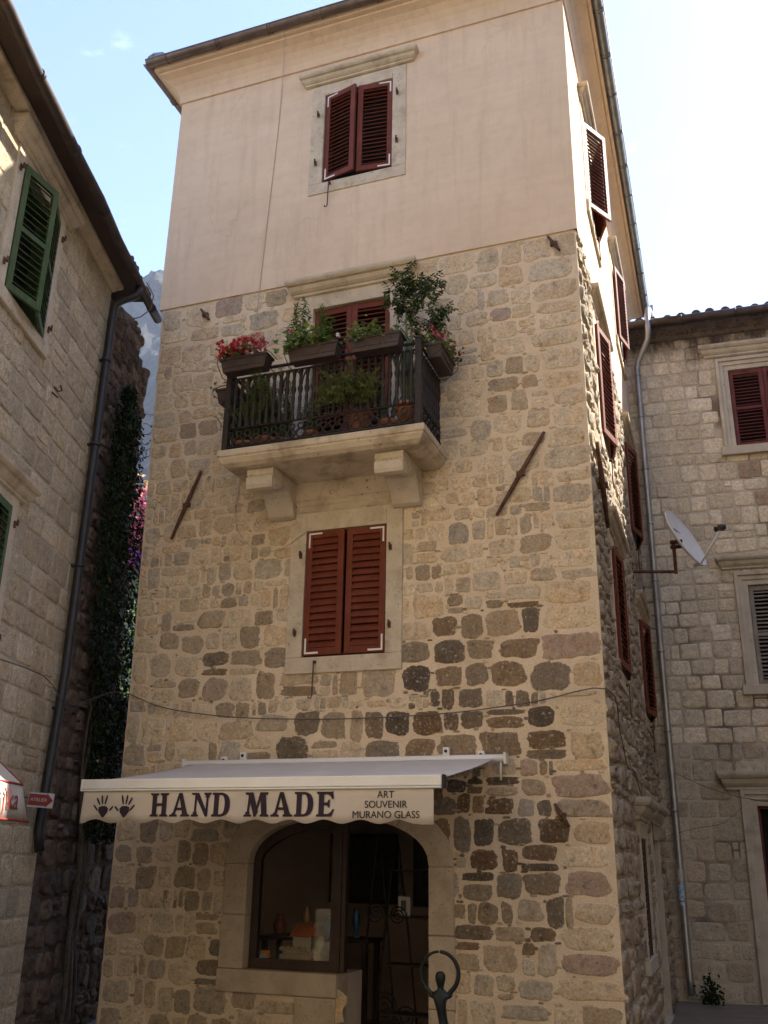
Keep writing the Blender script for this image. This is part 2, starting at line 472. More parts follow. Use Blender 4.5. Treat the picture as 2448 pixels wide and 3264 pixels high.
    n.links.new(gl.outputs[0], ms.inputs[2])
    n.links.new(ms.outputs[0], out.inputs['Surface'])
    M['glass'] = m
    return M


M = build_materials()

# ------------------------------------------------------------------ mesh helpers


class MB:
    def __init__(s):
        s.v, s.f, s.mi, s.sm, s.c = [], [], [], [], []

    def add(s, vs, fs, mi=0, sm=False, col=None):
        o = len(s.v)
        s.v += [tuple(p) for p in vs]
        for f in fs:
            s.f.append(tuple(i + o for i in f))
            s.mi.append(mi)
            s.sm.append(sm)
        if col is None:
            col = (0.5, 0.5, 0.5, 0)
        if isinstance(col, list):
            s.c += col
        else:
            s.c += [col] * len(vs)

    def box(s, x0, x1, y0, y1, z0, z1, mi=0, mat=None):
        vs = [Vector(p) for p in ((x0, y0, z0), (x1, y0, z0), (x1, y1, z0), (x0, y1, z0), (x0, y0, z1), (x1, y0, z1), (x1, y1, z1), (x0, y1, z1))]
        if mat is not None:
            vs = [mat @ p for p in vs]
        s.add(vs, [(0, 3, 2, 1), (4, 5, 6, 7), (0, 1, 5, 4), (1, 2, 6, 5), (2, 3, 7, 6), (3, 0, 4, 7)], mi)

    def tube(s, pts, r, n=8, mi=0, caps=True, sm=True, col=None):
        pts = [Vector(p) for p in pts]
        rs = r if hasattr(r, '__len__') else [r] * len(pts)
        vs, fs = [], []
        t0 = (pts[1] - pts[0]).normalized()
        a = Vector((0, 0, 1)) if abs(t0.z) < 0.9 else Vector((1, 0, 0))
        nrm = t0.cross(a).normalized()
        for i, p in enumerate(pts):
            t = (pts[min(i + 1, len(pts) - 1)] - pts[max(i - 1, 0)])
            t = t.normalized() if t.length > 1e-9 else t0
            nrm = (nrm - t * nrm.dot(t))
            nrm = nrm.normalized() if nrm.length > 1e-6 else t.orthogonal().normalized()
            bi = t.cross(nrm)
            for k in range(n):
                th = 2 * pi * k / n
                vs.append(p + rs[i] * (cos(th) * nrm + sin(th) * bi))
        for i in range(len(pts) - 1):
            for k in range(n):
                k2 = (k + 1) % n
                fs.append((i * n + k, i * n + k2, (i + 1) * n + k2, (i + 1) * n + k))
        s.add(vs, fs, mi, sm, col)
        if caps:
            o = len(s.v) - len(vs)
            s.f.append(tuple(o + k for k in reversed(range(n)))); s.mi.append(mi); s.sm.append(False)
            e = o + (len(pts) - 1) * n
            s.f.append(tuple(e + k for k in range(n))); s.mi.append(mi); s.sm.append(False)

    def lathe(s, prof, base=(0, 0, 0), n=10, mi=0, sm=True, mat=None):
        vs, fs = [], []
        for r, z in prof:
            for k in range(n):
                th = 2 * pi * k / n
                p = Vector((base[0] + r * cos(th), base[1] + r * sin(th), base[2] + z))
                vs.append(mat @ p if mat is not None else p)
        for i in range(len(prof) - 1):
            for k in range(n):
                k2 = (k + 1) % n
                fs.append((i * n + k, i * n + k2, (i + 1) * n + k2, (i + 1) * n + k))
        fs.append(tuple(reversed(range(n))))
        fs.append(tuple((len(prof) - 1) * n + k for k in range(n)))
        s.add(vs, fs, mi, sm)

    def prism(s, poly, y0, y1, mi=0, mat=None, holes=()):
        """poly in (x,z); extruded from y0 (front) to y1"""
        loops = [list(poly)] + [list(h) for h in holes]
        flat = [p for l in loops for p in l]
        tris = tessellate_polygon([[Vector((x, z, 0)) for x, z in l] for l in loops])
        n = len(flat)
        vs = [Vector((x, y0, z)) for x, z in flat] + [Vector((x, y1, z)) for x, z in flat]
        fs = []
        for t in tris:
            a, b, c = [flat[i] for i in t]
            area = (b[0] - a[0]) * (c[1] - a[1]) - (b[1] - a[1]) * (c[0] - a[0])
            t = t if area > 0 else (t[0], t[2], t[1])
            fs.append(tuple(t))
            fs.append(tuple(i + n for i in reversed(t)))
        o = 0
        for l in loops:
            m = len(l)
            for i in range(m):
                j = (i + 1) % m
                fs.append((o + i, o + n + i, o + n + j, o + j))
            o += m
        if mat is not None:
            vs = [mat @ p for p in vs]
        s.add(vs, fs, mi)

    def sheet(s, poly, y, mi=0, holes=()):
        loops = [list(poly)] + [list(h) for h in holes]
        flat = [p for l in loops for p in l]
        tris = tessellate_polygon([[Vector((x, z, 0)) for x, z in l] for l in loops])
        fs = []
        for t in tris:
            a, b, c = [flat[i] for i in t]
            area = (b[0] - a[0]) * (c[1] - a[1]) - (b[1] - a[1]) * (c[0] - a[0])
            fs.append(tuple(t) if area > 0 else (t[0], t[2], t[1]))
        s.add([Vector((x, y, z)) for x, z in flat], fs, mi)

    def sweep(s, prof, corners, dirs, closed=True, mi=0, sm=False):
        """prof [(out,z)] swept round plan corners with mitre directions"""
        n = len(corners)
        vs, fs = [], []
        for (o, z) in prof:
            for c, d in zip(corners, dirs):
                vs.append((c[0] + d[0] * o, c[1] + d[1] * o, z))
        for i in range(len(prof) - 1):
            for k in range(n if closed else n - 1):
                k2 = (k + 1) % n
                fs.append((i * n + k, i * n + k2, (i + 1) * n + k2, (i + 1) * n + k))
        s.add(vs, fs, mi, sm)

    def leaf(s, p, d, nrm, l, w, mi=0, fold=0.25):
        d = d.normalized()
        sd = d.cross(nrm)
        if sd.length < 1e-6:
            sd = d.orthogonal()
        sd.normalize()
        up = sd.cross(d)
        a = p
        m1 = p + d * l * 0.45
        t = p + d * l - up * l * 0.12
        vs = [a, m1 + sd * w * 0.5 + up * w * fold, t, m1 - sd * w * 0.5 + up * w * fold, m1]
        s.add(vs, [(0, 4, 1), (4, 2, 1), (0, 3, 4), (3, 2, 4)], mi)

    def build(s, name, mats, parent=None, loc=None, rot=None, bevel=None, tone=False, recalc=False):
        me = bpy.data.meshes.new(name)
        me.from_pydata(s.v, [], s.f)
        if not isinstance(mats, (list, tuple)):
            mats = [mats]
        for m in mats:
            me.materials.append(m)
        me.polygons.foreach_set('material_index', s.mi)
        me.polygons.foreach_set('use_smooth', s.sm)
        if tone:
            a = me.color_attributes.new('tone', 'FLOAT_COLOR', 'POINT')
            a.data.foreach_set('color', [x for c in s.c for x in c[:4]])
            a = me.attributes.new('rim', 'FLOAT', 'POINT')
            a.data.foreach_set('value', [c[4] if len(c) > 4 else 0.0 for c in s.c])
        if recalc:
            bm = bmesh.new()
            bm.from_mesh(me)
            bmesh.ops.recalc_face_normals(bm, faces=bm.faces)
            bm.to_mesh(me)
            bm.free()
        me.update()
        o = bpy.data.objects.new(name, me)
        COL.objects.link(o)
        if parent is not None:
            o.parent = parent
        if loc is not None:
            o.location = loc
        if rot is not None:
            o.rotation_euler = rot
        if bevel:
            b = o.modifiers.new('bevel', 'BEVEL')
            b.width = bevel
            b.segments = 2
            b.limit_method = 'ANGLE'
            b.angle_limit = radians(35)
        return o


def tag(o, label=None, cat=None, group=None, kind=None):
    if label:
        o['label'] = label
    if cat:
        o['category'] = cat
    if group:
        o['group'] = group
    if kind:
        o['kind'] = kind
    return o


def empty(name, loc=(0, 0, 0), rz=0.0, label=None, cat=None, group=None):
    o = bpy.data.objects.new(name, None)
    o.empty_display_size = 0.2
    COL.objects.link(o)
    o.location = loc
    o.rotation_euler = (0, 0, rz)
    return tag(o, label, cat, group)


def rect(x0, x1, z0, z1):
    return [(x0, z0), (x1, z0), (x1, z1), (x0, z1)]


def nz(x, y, z=0.0):
    return noise.noise(Vector((x, y, z)))


def text_mesh(body, size, align='CENTER', extrude=0.0006):
    cu = bpy.data.curves.new('lettering', 'FONT')
    cu.body = body
    cu.size = size
    cu.align_x = align
    cu.extrude = extrude
    ob = bpy.data.objects.new('lettering', cu)
    COL.objects.link(ob)
    bpy.context.view_layer.update()
    me = bpy.data.meshes.new_from_object(ob.evaluated_get(bpy.context.evaluated_depsgraph_get()))
    bpy.data.objects.remove(ob)
    return me


def text_into(mb, body, size, mat, align='CENTER', mi=0, sx=1.0):
    """letters of the built-in face added to a mesh; mat maps (x, z) text plane to local space"""
    me = text_mesh(body, size, align)
    vs = [mat @ Vector((v.co.x * sx, -v.co.z, v.co.y)) for v in me.vertices]
    mb.add(vs, [tuple(p.vertices) for p in me.polygons], mi)
    bpy.data.meshes.remove(me)


# ------------------------------------------------------------------ masonry
def mixc(a, b, t):
    return tuple(a[i] * (1 - t) + b[i] * t for i in range(3))


def stone(mb, cx, cz, hx, hz, H, rng, col, rim, dark=0.0, p=3.4, jit=0.10, rings=None, n=16, yoff=0.0, rough=0.25):
    seed = rng.random() * 1000
    out = []
    cj = min(1.0, jit * 1.5)
    cor = [(rng.uniform(-cj, cj * 0.35), rng.uniform(-cj, cj * 0.35)) for _ in range(4)]
    for k in range(n):
        th = 2 * pi * (k + 0.5) / n
        c, s_ = cos(th), sin(th)
        q = (abs(c) ** p + abs(s_) ** p) ** (-1.0 / p)
        x, z = q * c, q * s_
        a, b = (x + 1) / 2, (z + 1) / 2
        # each corner pulled in or out on its own
        dx = (1 - a) * (1 - b) * -cor[0][0] + a * (1 - b) * cor[1][0] + a * b * cor[2][0] - (1 - a) * b * cor[3][0]
        dz = -(1 - a) * (1 - b) * cor[0][1] - a * (1 - b) * cor[1][1] + a * b * cor[2][1] + (1 - a) * b * cor[3][1]
        j = 1 + jit * 1.1 * nz(c * 1.3 + seed, s_ * 1.3) + jit * 0.8 * nz(c * 3.7 + seed, s_ * 3.7, 5.0)
        out.append(((x + dx) * j * hx, (z + dz) * j * hz))
    rings = rings or ((1.0, -0.004, 0.25, 0.75), (0.955, 0.5, 0.12, 0.46), (0.87, 0.9, 0.05, 0.26), (0.66, 0.95, 0.05, 0.12), (0.3, 1.0, 0.0, 0.04))
    vs, cs = [], []
    for sc, h, rm, rr in rings:
        for k, (x, z) in enumerate(out):
            hh = h if h < 0 else H * h * (1 + rough * nz(x * 9 + seed, z * 9, h * 3) * 2)
            vs.append((cx + x * sc, yoff - hh, cz + z * sc))
            f = max(0, min(1, rm * (1 + 0.8 * nz(x * 7 + seed, z * 7, 9))))
            c = mixc(col, rim, f)
            cs.append((c[0], c[1], c[2], dark, rr))
    hh = H * (1 + rough * rng.uniform(-1, 1))
    vs.append((cx, yoff - hh, cz))
    cs.append((col[0], col[1], col[2], dark, 0.0))
    fs = []
    R = len(rings)
    for i in range(R - 1):
        for k in range(n):
            k2 = (k + 1) % n
            fs.append((i * n + k, i * n + k2, (i + 1) * n + k2, (i + 1) * n + k))
    for k in range(n):
        fs.append(((R - 1) * n + k, (R - 1) * n + (k + 1) % n, R * n))
    mb.add(vs, fs, 0, True, cs)


def stone_field(mb, s0, s1, t0, t1, rng, colf, course=(0.19, 0.31), aspect=(0.8, 2.0), gap=(0.018, 0.04), H=(0.006, 0.018),
                p=(2.6, 5.0), jit=0.10, excl=None, wav=0.05, split=0.16, quoin=None, rim=(0.5, 0.38, 0.26), n=16, rings=None, rough=0.25, skip=0.0, chips=0.0):
    ts = [t0]
    while ts[-1] < t1 - course[0] * 0.6:
        ts.append(ts[-1] + rng.uniform(*course))
    ts[-1] = t1
    sd = rng.random() * 100

    def tb(i, s):
        if i == 0 or i == len(ts) - 1:
            return ts[i]
        return ts[i] + wav * nz(s * 0.9 + sd, i * 5.3) + wav * 0.5 * nz(s * 2.7 + sd, i * 3.1, 7)
    for i in range(len(ts) - 1):
        s = s0
        while s < s1 - 0.02:
            h0 = ts[i + 1] - ts[i]
            w = h0 * rng.uniform(*aspect)
            if quoin and s1 - s < quoin[1] * 1.25:
                w = s1 - s
            elif s1 - (s + w) < 0.12:
                w = s1 - s
            elif quoin and s1 - (s + w) < quoin[0]:
                w = max(0.12, s1 - s - rng.uniform(*quoin))
            mid = s + w / 2
            b, t = tb(i, mid), tb(i + 1, mid)
            cells = [(s, s + w, b, t)]
            if rng.random() < split and not (quoin and s + w > s1 - 0.01):
                if rng.random() < 0.55 and h0 > 0.2:
                    m = b + (t - b) * rng.uniform(0.3, 0.7)
                    cells = [(s, s + w, b, m), (s, s + w, m, t)]
                else:
                    m = s + w * rng.uniform(0.3, 0.7)
                    cells = [(s, m, b, t), (m, s + w, b, t)]
                    if rng.random() < 0.4:
                        mm = b + (t - b) * rng.uniform(0.4, 0.6)
                        cells = [(s, m, b, mm), (s, m, mm, t), (m, s + w, b, t)]
            for (a0, a1, b0, b1) in cells:
                g = rng.uniform(*gap)
                cx, cz = (a0 + a1) / 2, (b0 + b1) / 2
                hx, hz = (a1 - a0) / 2 - g, (b1 - b0) / 2 - g
                if hx < 0.018 or hz < 0.014:
                    continue
                if excl and excl(cx, cz, hx, hz):
                    continue
                if rng.random() < skip:
                    continue
                c, d = colf(cx, cz, rng, hx, hz)
                stone(mb, cx, cz, hx, hz, rng.uniform(*H), rng, c, rim, d, rng.uniform(*p), jit, rings, n, 0.0, rough)
                if rng.random() < chips:
                    # small pinning stones pressed into the joints
                    for _ in range(rng.choice((1, 1, 2))):
                        qx = cx + rng.choice((-1, 1)) * (hx + g * 0.5)
                        qz = cz + rng.uniform(-1, 1) * hz
                        if rng.random() < 0.6:
                            qx, qz = cx + rng.uniform(-1, 1) * hx, cz + rng.choice((-1, 1)) * (hz + g * 0.5)
                        sx, sz = rng.uniform(0.018, 0.05), rng.uniform(0.011, 0.022)
                        if excl and excl(qx, qz, sx, sz) or qx - sx < s0 or qx + sx > s1:
                            continue
                        c2, d2 = colf(qx, qz, rng, sx, sz)
                        stone(mb, qx, qz, sx, sz, rng.uniform(0.006, 0.012), rng, c2, rim, d2, 3.0, 0.2, None, 9, 0.0, rough)
            s += w


# ------------------------------------------------------------------ frames of the three houses
TYAW = -radians(20.13545)
TLOC = Vector((2.2908, 9.8110, 0))
TM = Matrix.Translation(TLOC) @ Matrix.Rotation(TYAW, 4, 'Z')


def T(u, b, z):
    return TM @ Vector((u, b, z))


TILT = 0.017
RIGHT_ROT = (0, 0, pi / 2 + TILT)     # right face of the tower: local x runs to the back
DEPTH = 8.9
UL = -5.87
ZP = 9.33                              # lower edge of the render
ZC = 13.05                             # band under the cornice

tower = empty('tower_house', TLOC, TYAW,
              'tall tower house with cream rendered top storey over rough stone, in the middle', 'house')

# ------------------------------------------------------------------ shutters and windows


def shutter_mesh(w, h, mirror, thick=0.036, stile=0.075, rail=0.085, pitch=0.068, ang=38, brackets=True, mid=False, slat=0.030):
    """leaf hinged at x=0; spans to x=w (or -w if mirrored); z 0..h ; front at y=0 going to y=thick"""
    mb = MB()
    sg = -1 if mirror else 1

    def bx(x0, x1, y0, y1, z0, z1, mi=0, mat=None):
        a, b = sorted((sg * x0, sg * x1))
        mb.box(a, b, y0, y1, z0, z1, mi, mat)
    bx(0, stile, 0, thick, 0, h)
    bx(w - stile, w, 0, thick, 0, h)
    bx(stile, w - stile, 0.002, thick - 0.002, 0, rail)
    bx(stile, w - stile, 0.002, thick - 0.002, h - rail, h)
    rng_z = [(rail, h - rail)]
    if mid:
        bx(stile, w - stile, 0.002, thick - 0.002, h * 0.5 - 0.03, h * 0.5 + 0.03)
        rng_z = [(rail, h * 0.5 - 0.03), (h * 0.5 + 0.03, h - rail)]
    jr = random.Random(int(w * 1e4) + int(h * 1e3) + (7 if mirror else 0))
    for (za, zb) in rng_z:
        k = max(1, int(round((zb - za) / pitch)))
        for i in range(k):
            z = za + (i + 0.5) * (zb - za) / k
            # louvre: outer edge low, inner edge high
            mt = Matrix.Translation((0, thick * 0.5, z + jr.uniform(-.003, .003))) @ Matrix.Rotation(radians(ang + jr.uniform(-4, 4)), 4, 'X') @ Matrix.Rotation(jr.uniform(-.006, .006), 4, 'Y')
            a, b = sorted((sg * (stile - 0.003), sg * (w - stile + 0.003)))
            mb.box(a, b, -slat, slat, -0.005, 0.005, 0, mt)
    if brackets:
        for zc, s2 in ((0.028, 1), (h - 0.028, -1)):
            z0, z1 = sorted((zc - s2 * 0.011, zc + s2 * 0.011))
            bx(0.022, 0.20, -0.0025, 0.001, z0, z1, 1)
            z0, z1 = sorted((zc + s2 * 0.0112, zc + s2 * 0.175))
            bx(0.022, 0.043, -0.0025, 0.001, z0, z1, 1)
    return mb


def add_shutters(win, w, h, z0, y, a1, a2, wood, brackets=True, gapc=0.008, mid=False, pitch=0.068, ang=38, slat=0.030):
    lw = w / 2 - gapc / 2
    o1 = shutter_mesh(lw, h, False, pitch=pitch, brackets=brackets, mid=mid, ang=ang, slat=slat).build('shutter', [wood, M['white_metal']], win, (-w / 2, y, z0), (0, 0, -radians(a1)), bevel=0.003)
    o2 = shutter_mesh(lw, h, True, pitch=pitch, brackets=brackets, mid=mid, ang=ang, slat=slat).build('shutter', [wood, M['white_metal']], win, (w / 2, y, z0), (0, 0, radians(a2)), bevel=0.003)
    return o1, o2


def recess(win, w, h, d=0.24, y0=0.0, mat=None, jm=None):
    mb = MB()
    x = w / 2
    # back
    mb.box(-x - 0.02, x + 0.02, d, d + 0.02, -0.02, h + 0.02, 0)
    # wooden frame inside the opening
    for s_ in (-1, 1):
        a, b = sorted((s_ * x, s_ * (x - 0.045)))
        mb.box(a, b, 0.05, d - 0.002, 0.046, h - 0.046, 1)
    mb.box(-x, x, 0.05, d - 0.002, 0.0, 0.045, 1)
    mb.box(-x, x, 0.05, d - 0.002, h - 0.045, h, 1)
    return mb.build('opening', [mat or M['dark'], jm or M['red_paint']], win)


def moulding(mb, x0, x1, prof, mi=0, ret=True):
    """horizontal moulded bar, prof = [(out, z)] from bottom to top, with mitred returns into the wall"""
    cs = [(x0, 0.0), (x0, 0.0), (x1, 0.0), (x1, 0.0)]
    vs, fs = [], []
    for (o, z) in prof:
        e = o * 0.75
        vs += [(x0 - e, 0.02, z), (x0 - e, -o, z), (x1 + e, -o, z), (x1 + e, 0.02, z)]
    for i in range(len(prof) - 1):
        for k in range(3):
            fs.append((i * 4 + k, i * 4 + k + 1, (i + 1) * 4 + k + 1, (i + 1) * 4 + k))
    m = (len(prof) - 1) * 4
    fs.append((m, m + 1, m + 2, m + 3))
    fs.append((3, 2, 1, 0))
    mb.add(vs, fs, mi)


CORN = [(0.03, 0.0), (0.055, 0.012), (0.055, 0.04), (0.075, 0.05), (0.10, 0.075), (0.115, 0.11), (0.115, 0.122), (0.145, 0.13), (0.165, 0.155), (0.17, 0.175), (0.17, 0.2)]


def window(parent, loc, rot, w, h, jw=0.2, lw=0.2, sw=0.19, proud=0.035, trim='trim', cornice=None, sill_proud=0.045, moulded=False, wobble=0.0, name='window', sides=(1, 1)):
    """stone surround round an opening w x h; origin at the bottom centre of the opening"""
    mb = MB()
    x = w / 2
    dep = 0.22
    if moulded:
        steps = [(0.0, 0.38, proud), (0.38, 0.72, proud * 1.7), (0.72, 1.0, proud * 2.6)]
    else:
        steps = [(0.0, 1.0, proud)]
    for a, b, pr in steps:
        xa, xb = x + jw * a, x + jw * b
        za, zb = h + lw * a, h + lw * b
        mb.box(-xb, -xa, -pr, dep if a == 0 else 0.02, 0.0, zb)
        mb.box(xa, xb, -pr, dep if a == 0 else 0.02, 0.0, zb)
        mb.box(-xa, xa, -pr, dep if a == 0 else 0.02, za, zb)
    ow = mb.build(name, M[trim], parent, loc, rot, bevel=0.006)
    sb = MB()
    ex = 0.0 if not moulded else 0.06
    sb.box(-x - jw - ex, x + jw + ex, -sill_proud, dep, -sw, -0.002)
    sb.build('sill', M[trim], ow, bevel=0.008)
    if cornice:
        c0, c1, sc, oz = cornice
        cb = MB()
        moulding(cb, c0, c1, [(o * sc, oz + z * sc) for o, z in CORN])
        cb.build('lintel_cornice', M[trim], ow, bevel=0.003)
    return ow


def pins(win, spots, mat='rust'):
    for (x, z) in spots:
        mb = MB()
        mb.tube([(x, 0.0, z), (x, -0.075, z)], 0.012, 6)
        mb.tube([(x, -0.07, z - 0.03), (x, -0.07, z + 0.035)], 0.013, 6)
        mb.box(x - 0.016, x + 0.016, -0.05, -0.034, z - 0.05, z + 0.02)
        mb.build('hinge_pin', M[mat], win)


def hook(win, x, z, ln):
    mb = MB()
    mb.tube([(x - 0.02, -0.03, z + 0.01), (x, -0.08, z), (x, -0.075, z - 0.04), (x - 0.006, -0.075, z - ln + 0.03), (x - 0.015, -0.08, z - ln), (x - 0.045, -0.085, z - ln + 0.005), (x - 0.04, -0.085, z - ln + 0.03)], 0.008, 6)
    mb.lathe([(0.02, -0.03), (0.022, 0), (0.0, 0.001)], (x, -0.045, z + 0.01), 8)
    mb.build('stay_hook', M['rust'], win)


# ------------------------------------------------------------------ the tower
DARK = [(-0.85, 4.67, 0.9), (-1.5, 4.46, 0.5), (-1.13, 4.44, 0.55), (-1.65, 4.27, 0.85), (-1.18, 4.23, 0.6), (-0.63, 4.16, 0.8), (-1.72, 4.02, 0.8), (-1.33, 4.0, 0.65), (-0.95, 3.97, 0.8), (-0.65, 3.92, 0.6), (-2.17, 3.82, 1), (-1.91, 3.83, 0.8), (-1.55, 3.81, 0.8), (-0.84, 3.75, 0.8), (-2.08, 3.56, 0.85), (-1.73, 3.57, 0.9), (-1.32, 3.53, 0.7), (-0.97, 3.57, 0.8), (-2.6, 3.34, 0.8), (-2.14, 3.34, 1), (-1.88, 3.34, 1), (-1.57, 3.31, 0.5), (-1.25, 3.3, 0.5), (-0.78, 3.31, 1), (-3.53, 3.32, 0.8), (-3.64, 3.83, 0.7), (-2.0, 3.11, 0.8), (-1.09, 3.09, 0.8), (-0.63, 3.06, 0.8), (-1.54, 2.81, 1), (-1.31, 2.8, 1), (-1.0, 2.82, 1), (-1.47, 2.59, 1), (-1.15, 2.6, 1), (-1.28, 2.39, 0.85), (-0.94, 2.39, 0.8), (-0.73, 2.2, 1), (-1.11, 2.17, 0.85), (-1.35, 1.95, 1), (-0.91, 1.98, 1), (-0.59, 1.93, 0.6), (-0.58, 1.64, 0.85), (-1.08, 1.69, 0.6), (-1.46, 1.58, 0.6), (-1.0, 1.32, 0.45), (-4.98, 4.67, 0.55), (-4.71, 4.19, 0.8), (-4.46, 4.18, 0.8), (-4.8, 4.4, 0.4), (-4.91, 3.91, 0.4), (-4.52, 2.11, 0.5), (-4.25, 1.01, 0.7), (-4.4, 0.82, 0.7), (-5.28, 1.92, 0.5), (-3.97, 4.25, 0.5), (-3.84, 4.08, 0.5), (-5.15, 7.42, 0.5), (-1.86, 5.17, 0.45), (-1.54, 4.79, 0.7), (-2.45, 3.57, 0.8), (-2.86, 3.31, 0.55), (-3.22, 3.34, 0.5), (-4.74, 1.93, 0.5), (-3.89, 3.03, 0.6), (-4.55, 3.04, 0.5), (-1.48, 1.77, 0.5), (-2.18, 3.09, 0.7), (-1.71, 3.04, 0.7), (-0.77, 7.48, 0.4), (-0.87, 7.01, 0.35)]
PINK = [(-0.24, 2.82), (-0.21, 4.14), (-0.12, 1.9), (-0.34, 1.04), (-4.74, 3.78), (-5.64, 1.55), (-2.96, 3.8), (-5.58, 1.33), (-0.1, 2.8), (-0.3, 1.9)]


def tower_tone(u, z, rng, hx=0.1, hz=0.1):
    base = rng.choice([(0.49, 0.39, 0.255), (0.46, 0.37, 0.25), (0.41, 0.345, 0.25), (0.50, 0.39, 0.25), (0.36, 0.31, 0.235), (0.46, 0.345, 0.21), (0.52, 0.42, 0.285), (0.49, 0.395, 0.265), (0.43, 0.335, 0.22)])
    if z < 6 and rng.random() < 0.25:
        base = rng.choice([(0.29, 0.235, 0.17), (0.33, 0.255, 0.165), (0.28, 0.24, 0.19)])
    k = rng.uniform(1.02, 1.34)
    base = mixc(tuple(c * k for c in base), (0.61, 0.485, 0.325), rng.uniform(0.05, 0.5) if z > 4.7 or u < -3.2 else rng.uniform(0.0, 0.3))
    for (a, b) in PINK:
        if abs(u - a) < max(0.12, hx) and abs(z - b) < max(0.08, hz):
            return (0.38, 0.28, 0.205), 0.15
    if rng.random() < 0.012:
        return (0.38, 0.285, 0.215), 0.1
    best = 0
    for (a, b, s_) in DARK:
        if abs(u - a) < hx + 0.035 and abs(z - b) < hz + 0.03:
            best = max(best, s_)
    if best == 0:
        # soot-blackened zone right of the door, browner zone at the left foot and left of the middle window
        q = 0.05 if z < 5.5 else 0.02
        if -2.3 < u < -0.45 and 1.2 < z < 4.7:
            q = 0.52
        elif u < -3.7 and z < 2.3:
            q = 0.25
        elif u < -3.4 and 3.6 < z < 5.1:
            q = 0.2
        if rng.random() < q:
            best = rng.uniform(0.4, 0.9) if q > 0.5 else rng.uniform(0.25, 0.6)
    if u > -0.5:
        best *= 0.6
    dk = rng.choice([(0.085, 0.052, 0.027), (0.125, 0.07, 0.031), (0.065, 0.047, 0.031)])
    return mixc(base, dk, min(1, best * 1.05) * 0.92), min(1, best * 1.0)


ARCH_L, ARCH_R, SPR, TOP = -3.94, -1.88, 1.97, 2.46


def arch_pts(x0, x1, spring, top, n=18, power=2.0):
    cx, a, h = (x0 + x1) / 2, (x1 - x0) / 2, top - spring
    # segmental/elliptic arch, from right spring to left spring
    return [(cx + a * cos(pi * k / n), spring + h * (sin(pi * k / n) ** 0.9)) for k in range(n + 1)]


DOORX = -2.87
door_hole = [(DOORX, 0.0), (ARCH_R, 0.0)] + arch_pts(ARCH_L, ARCH_R, SPR, TOP) + [(ARCH_L, 0.90), (DOORX, 0.90)]

# windows in the front face: (centre, bottom, w, h)
W1 = (-2.925, 10.90, 1.04, 1.55)
W2 = (-2.935, 6.60, 1.08, 2.27)
W3 = (-2.91, 4.21, 1.03, 1.54)


def hole(wd, g=0.0):
    c, z, w, h = wd
    return rect(c - w / 2 - g, c + w / 2 + g, z - g, z + h + g)


# right face windows: (b centre, z, w, h)
RA = (2.15, 10.85, 1.10, 1.55)
RB = (6.00, 10.85, 1.10, 1.55)
RC = (1.85, 7.15, 1.10, 1.62)
RD = (5.85, 7.15, 1.15, 1.62)
RE = (2.05, 4.21, 1.10, 1.52)
RF = (6.00, 4.21, 1.15, 1.52)
RG = (3.05, 0.98, 0.85, 1.35)
RH = (5.20, 0.02, 1.15, 2.35)


def left_edge(z):
    return -5.85 + 0.13 * min(1.0, (ZP - z) / 5.3) + 0.03 * max(0.0, (4.0 - z) / 4.0)


def lean(q):
    x, y, z = q
    if x > -4.4:
        return q
    return (-4.4 + (x + 4.4) * (left_edge(z) + 4.4) / (UL + 4.4), y, z)


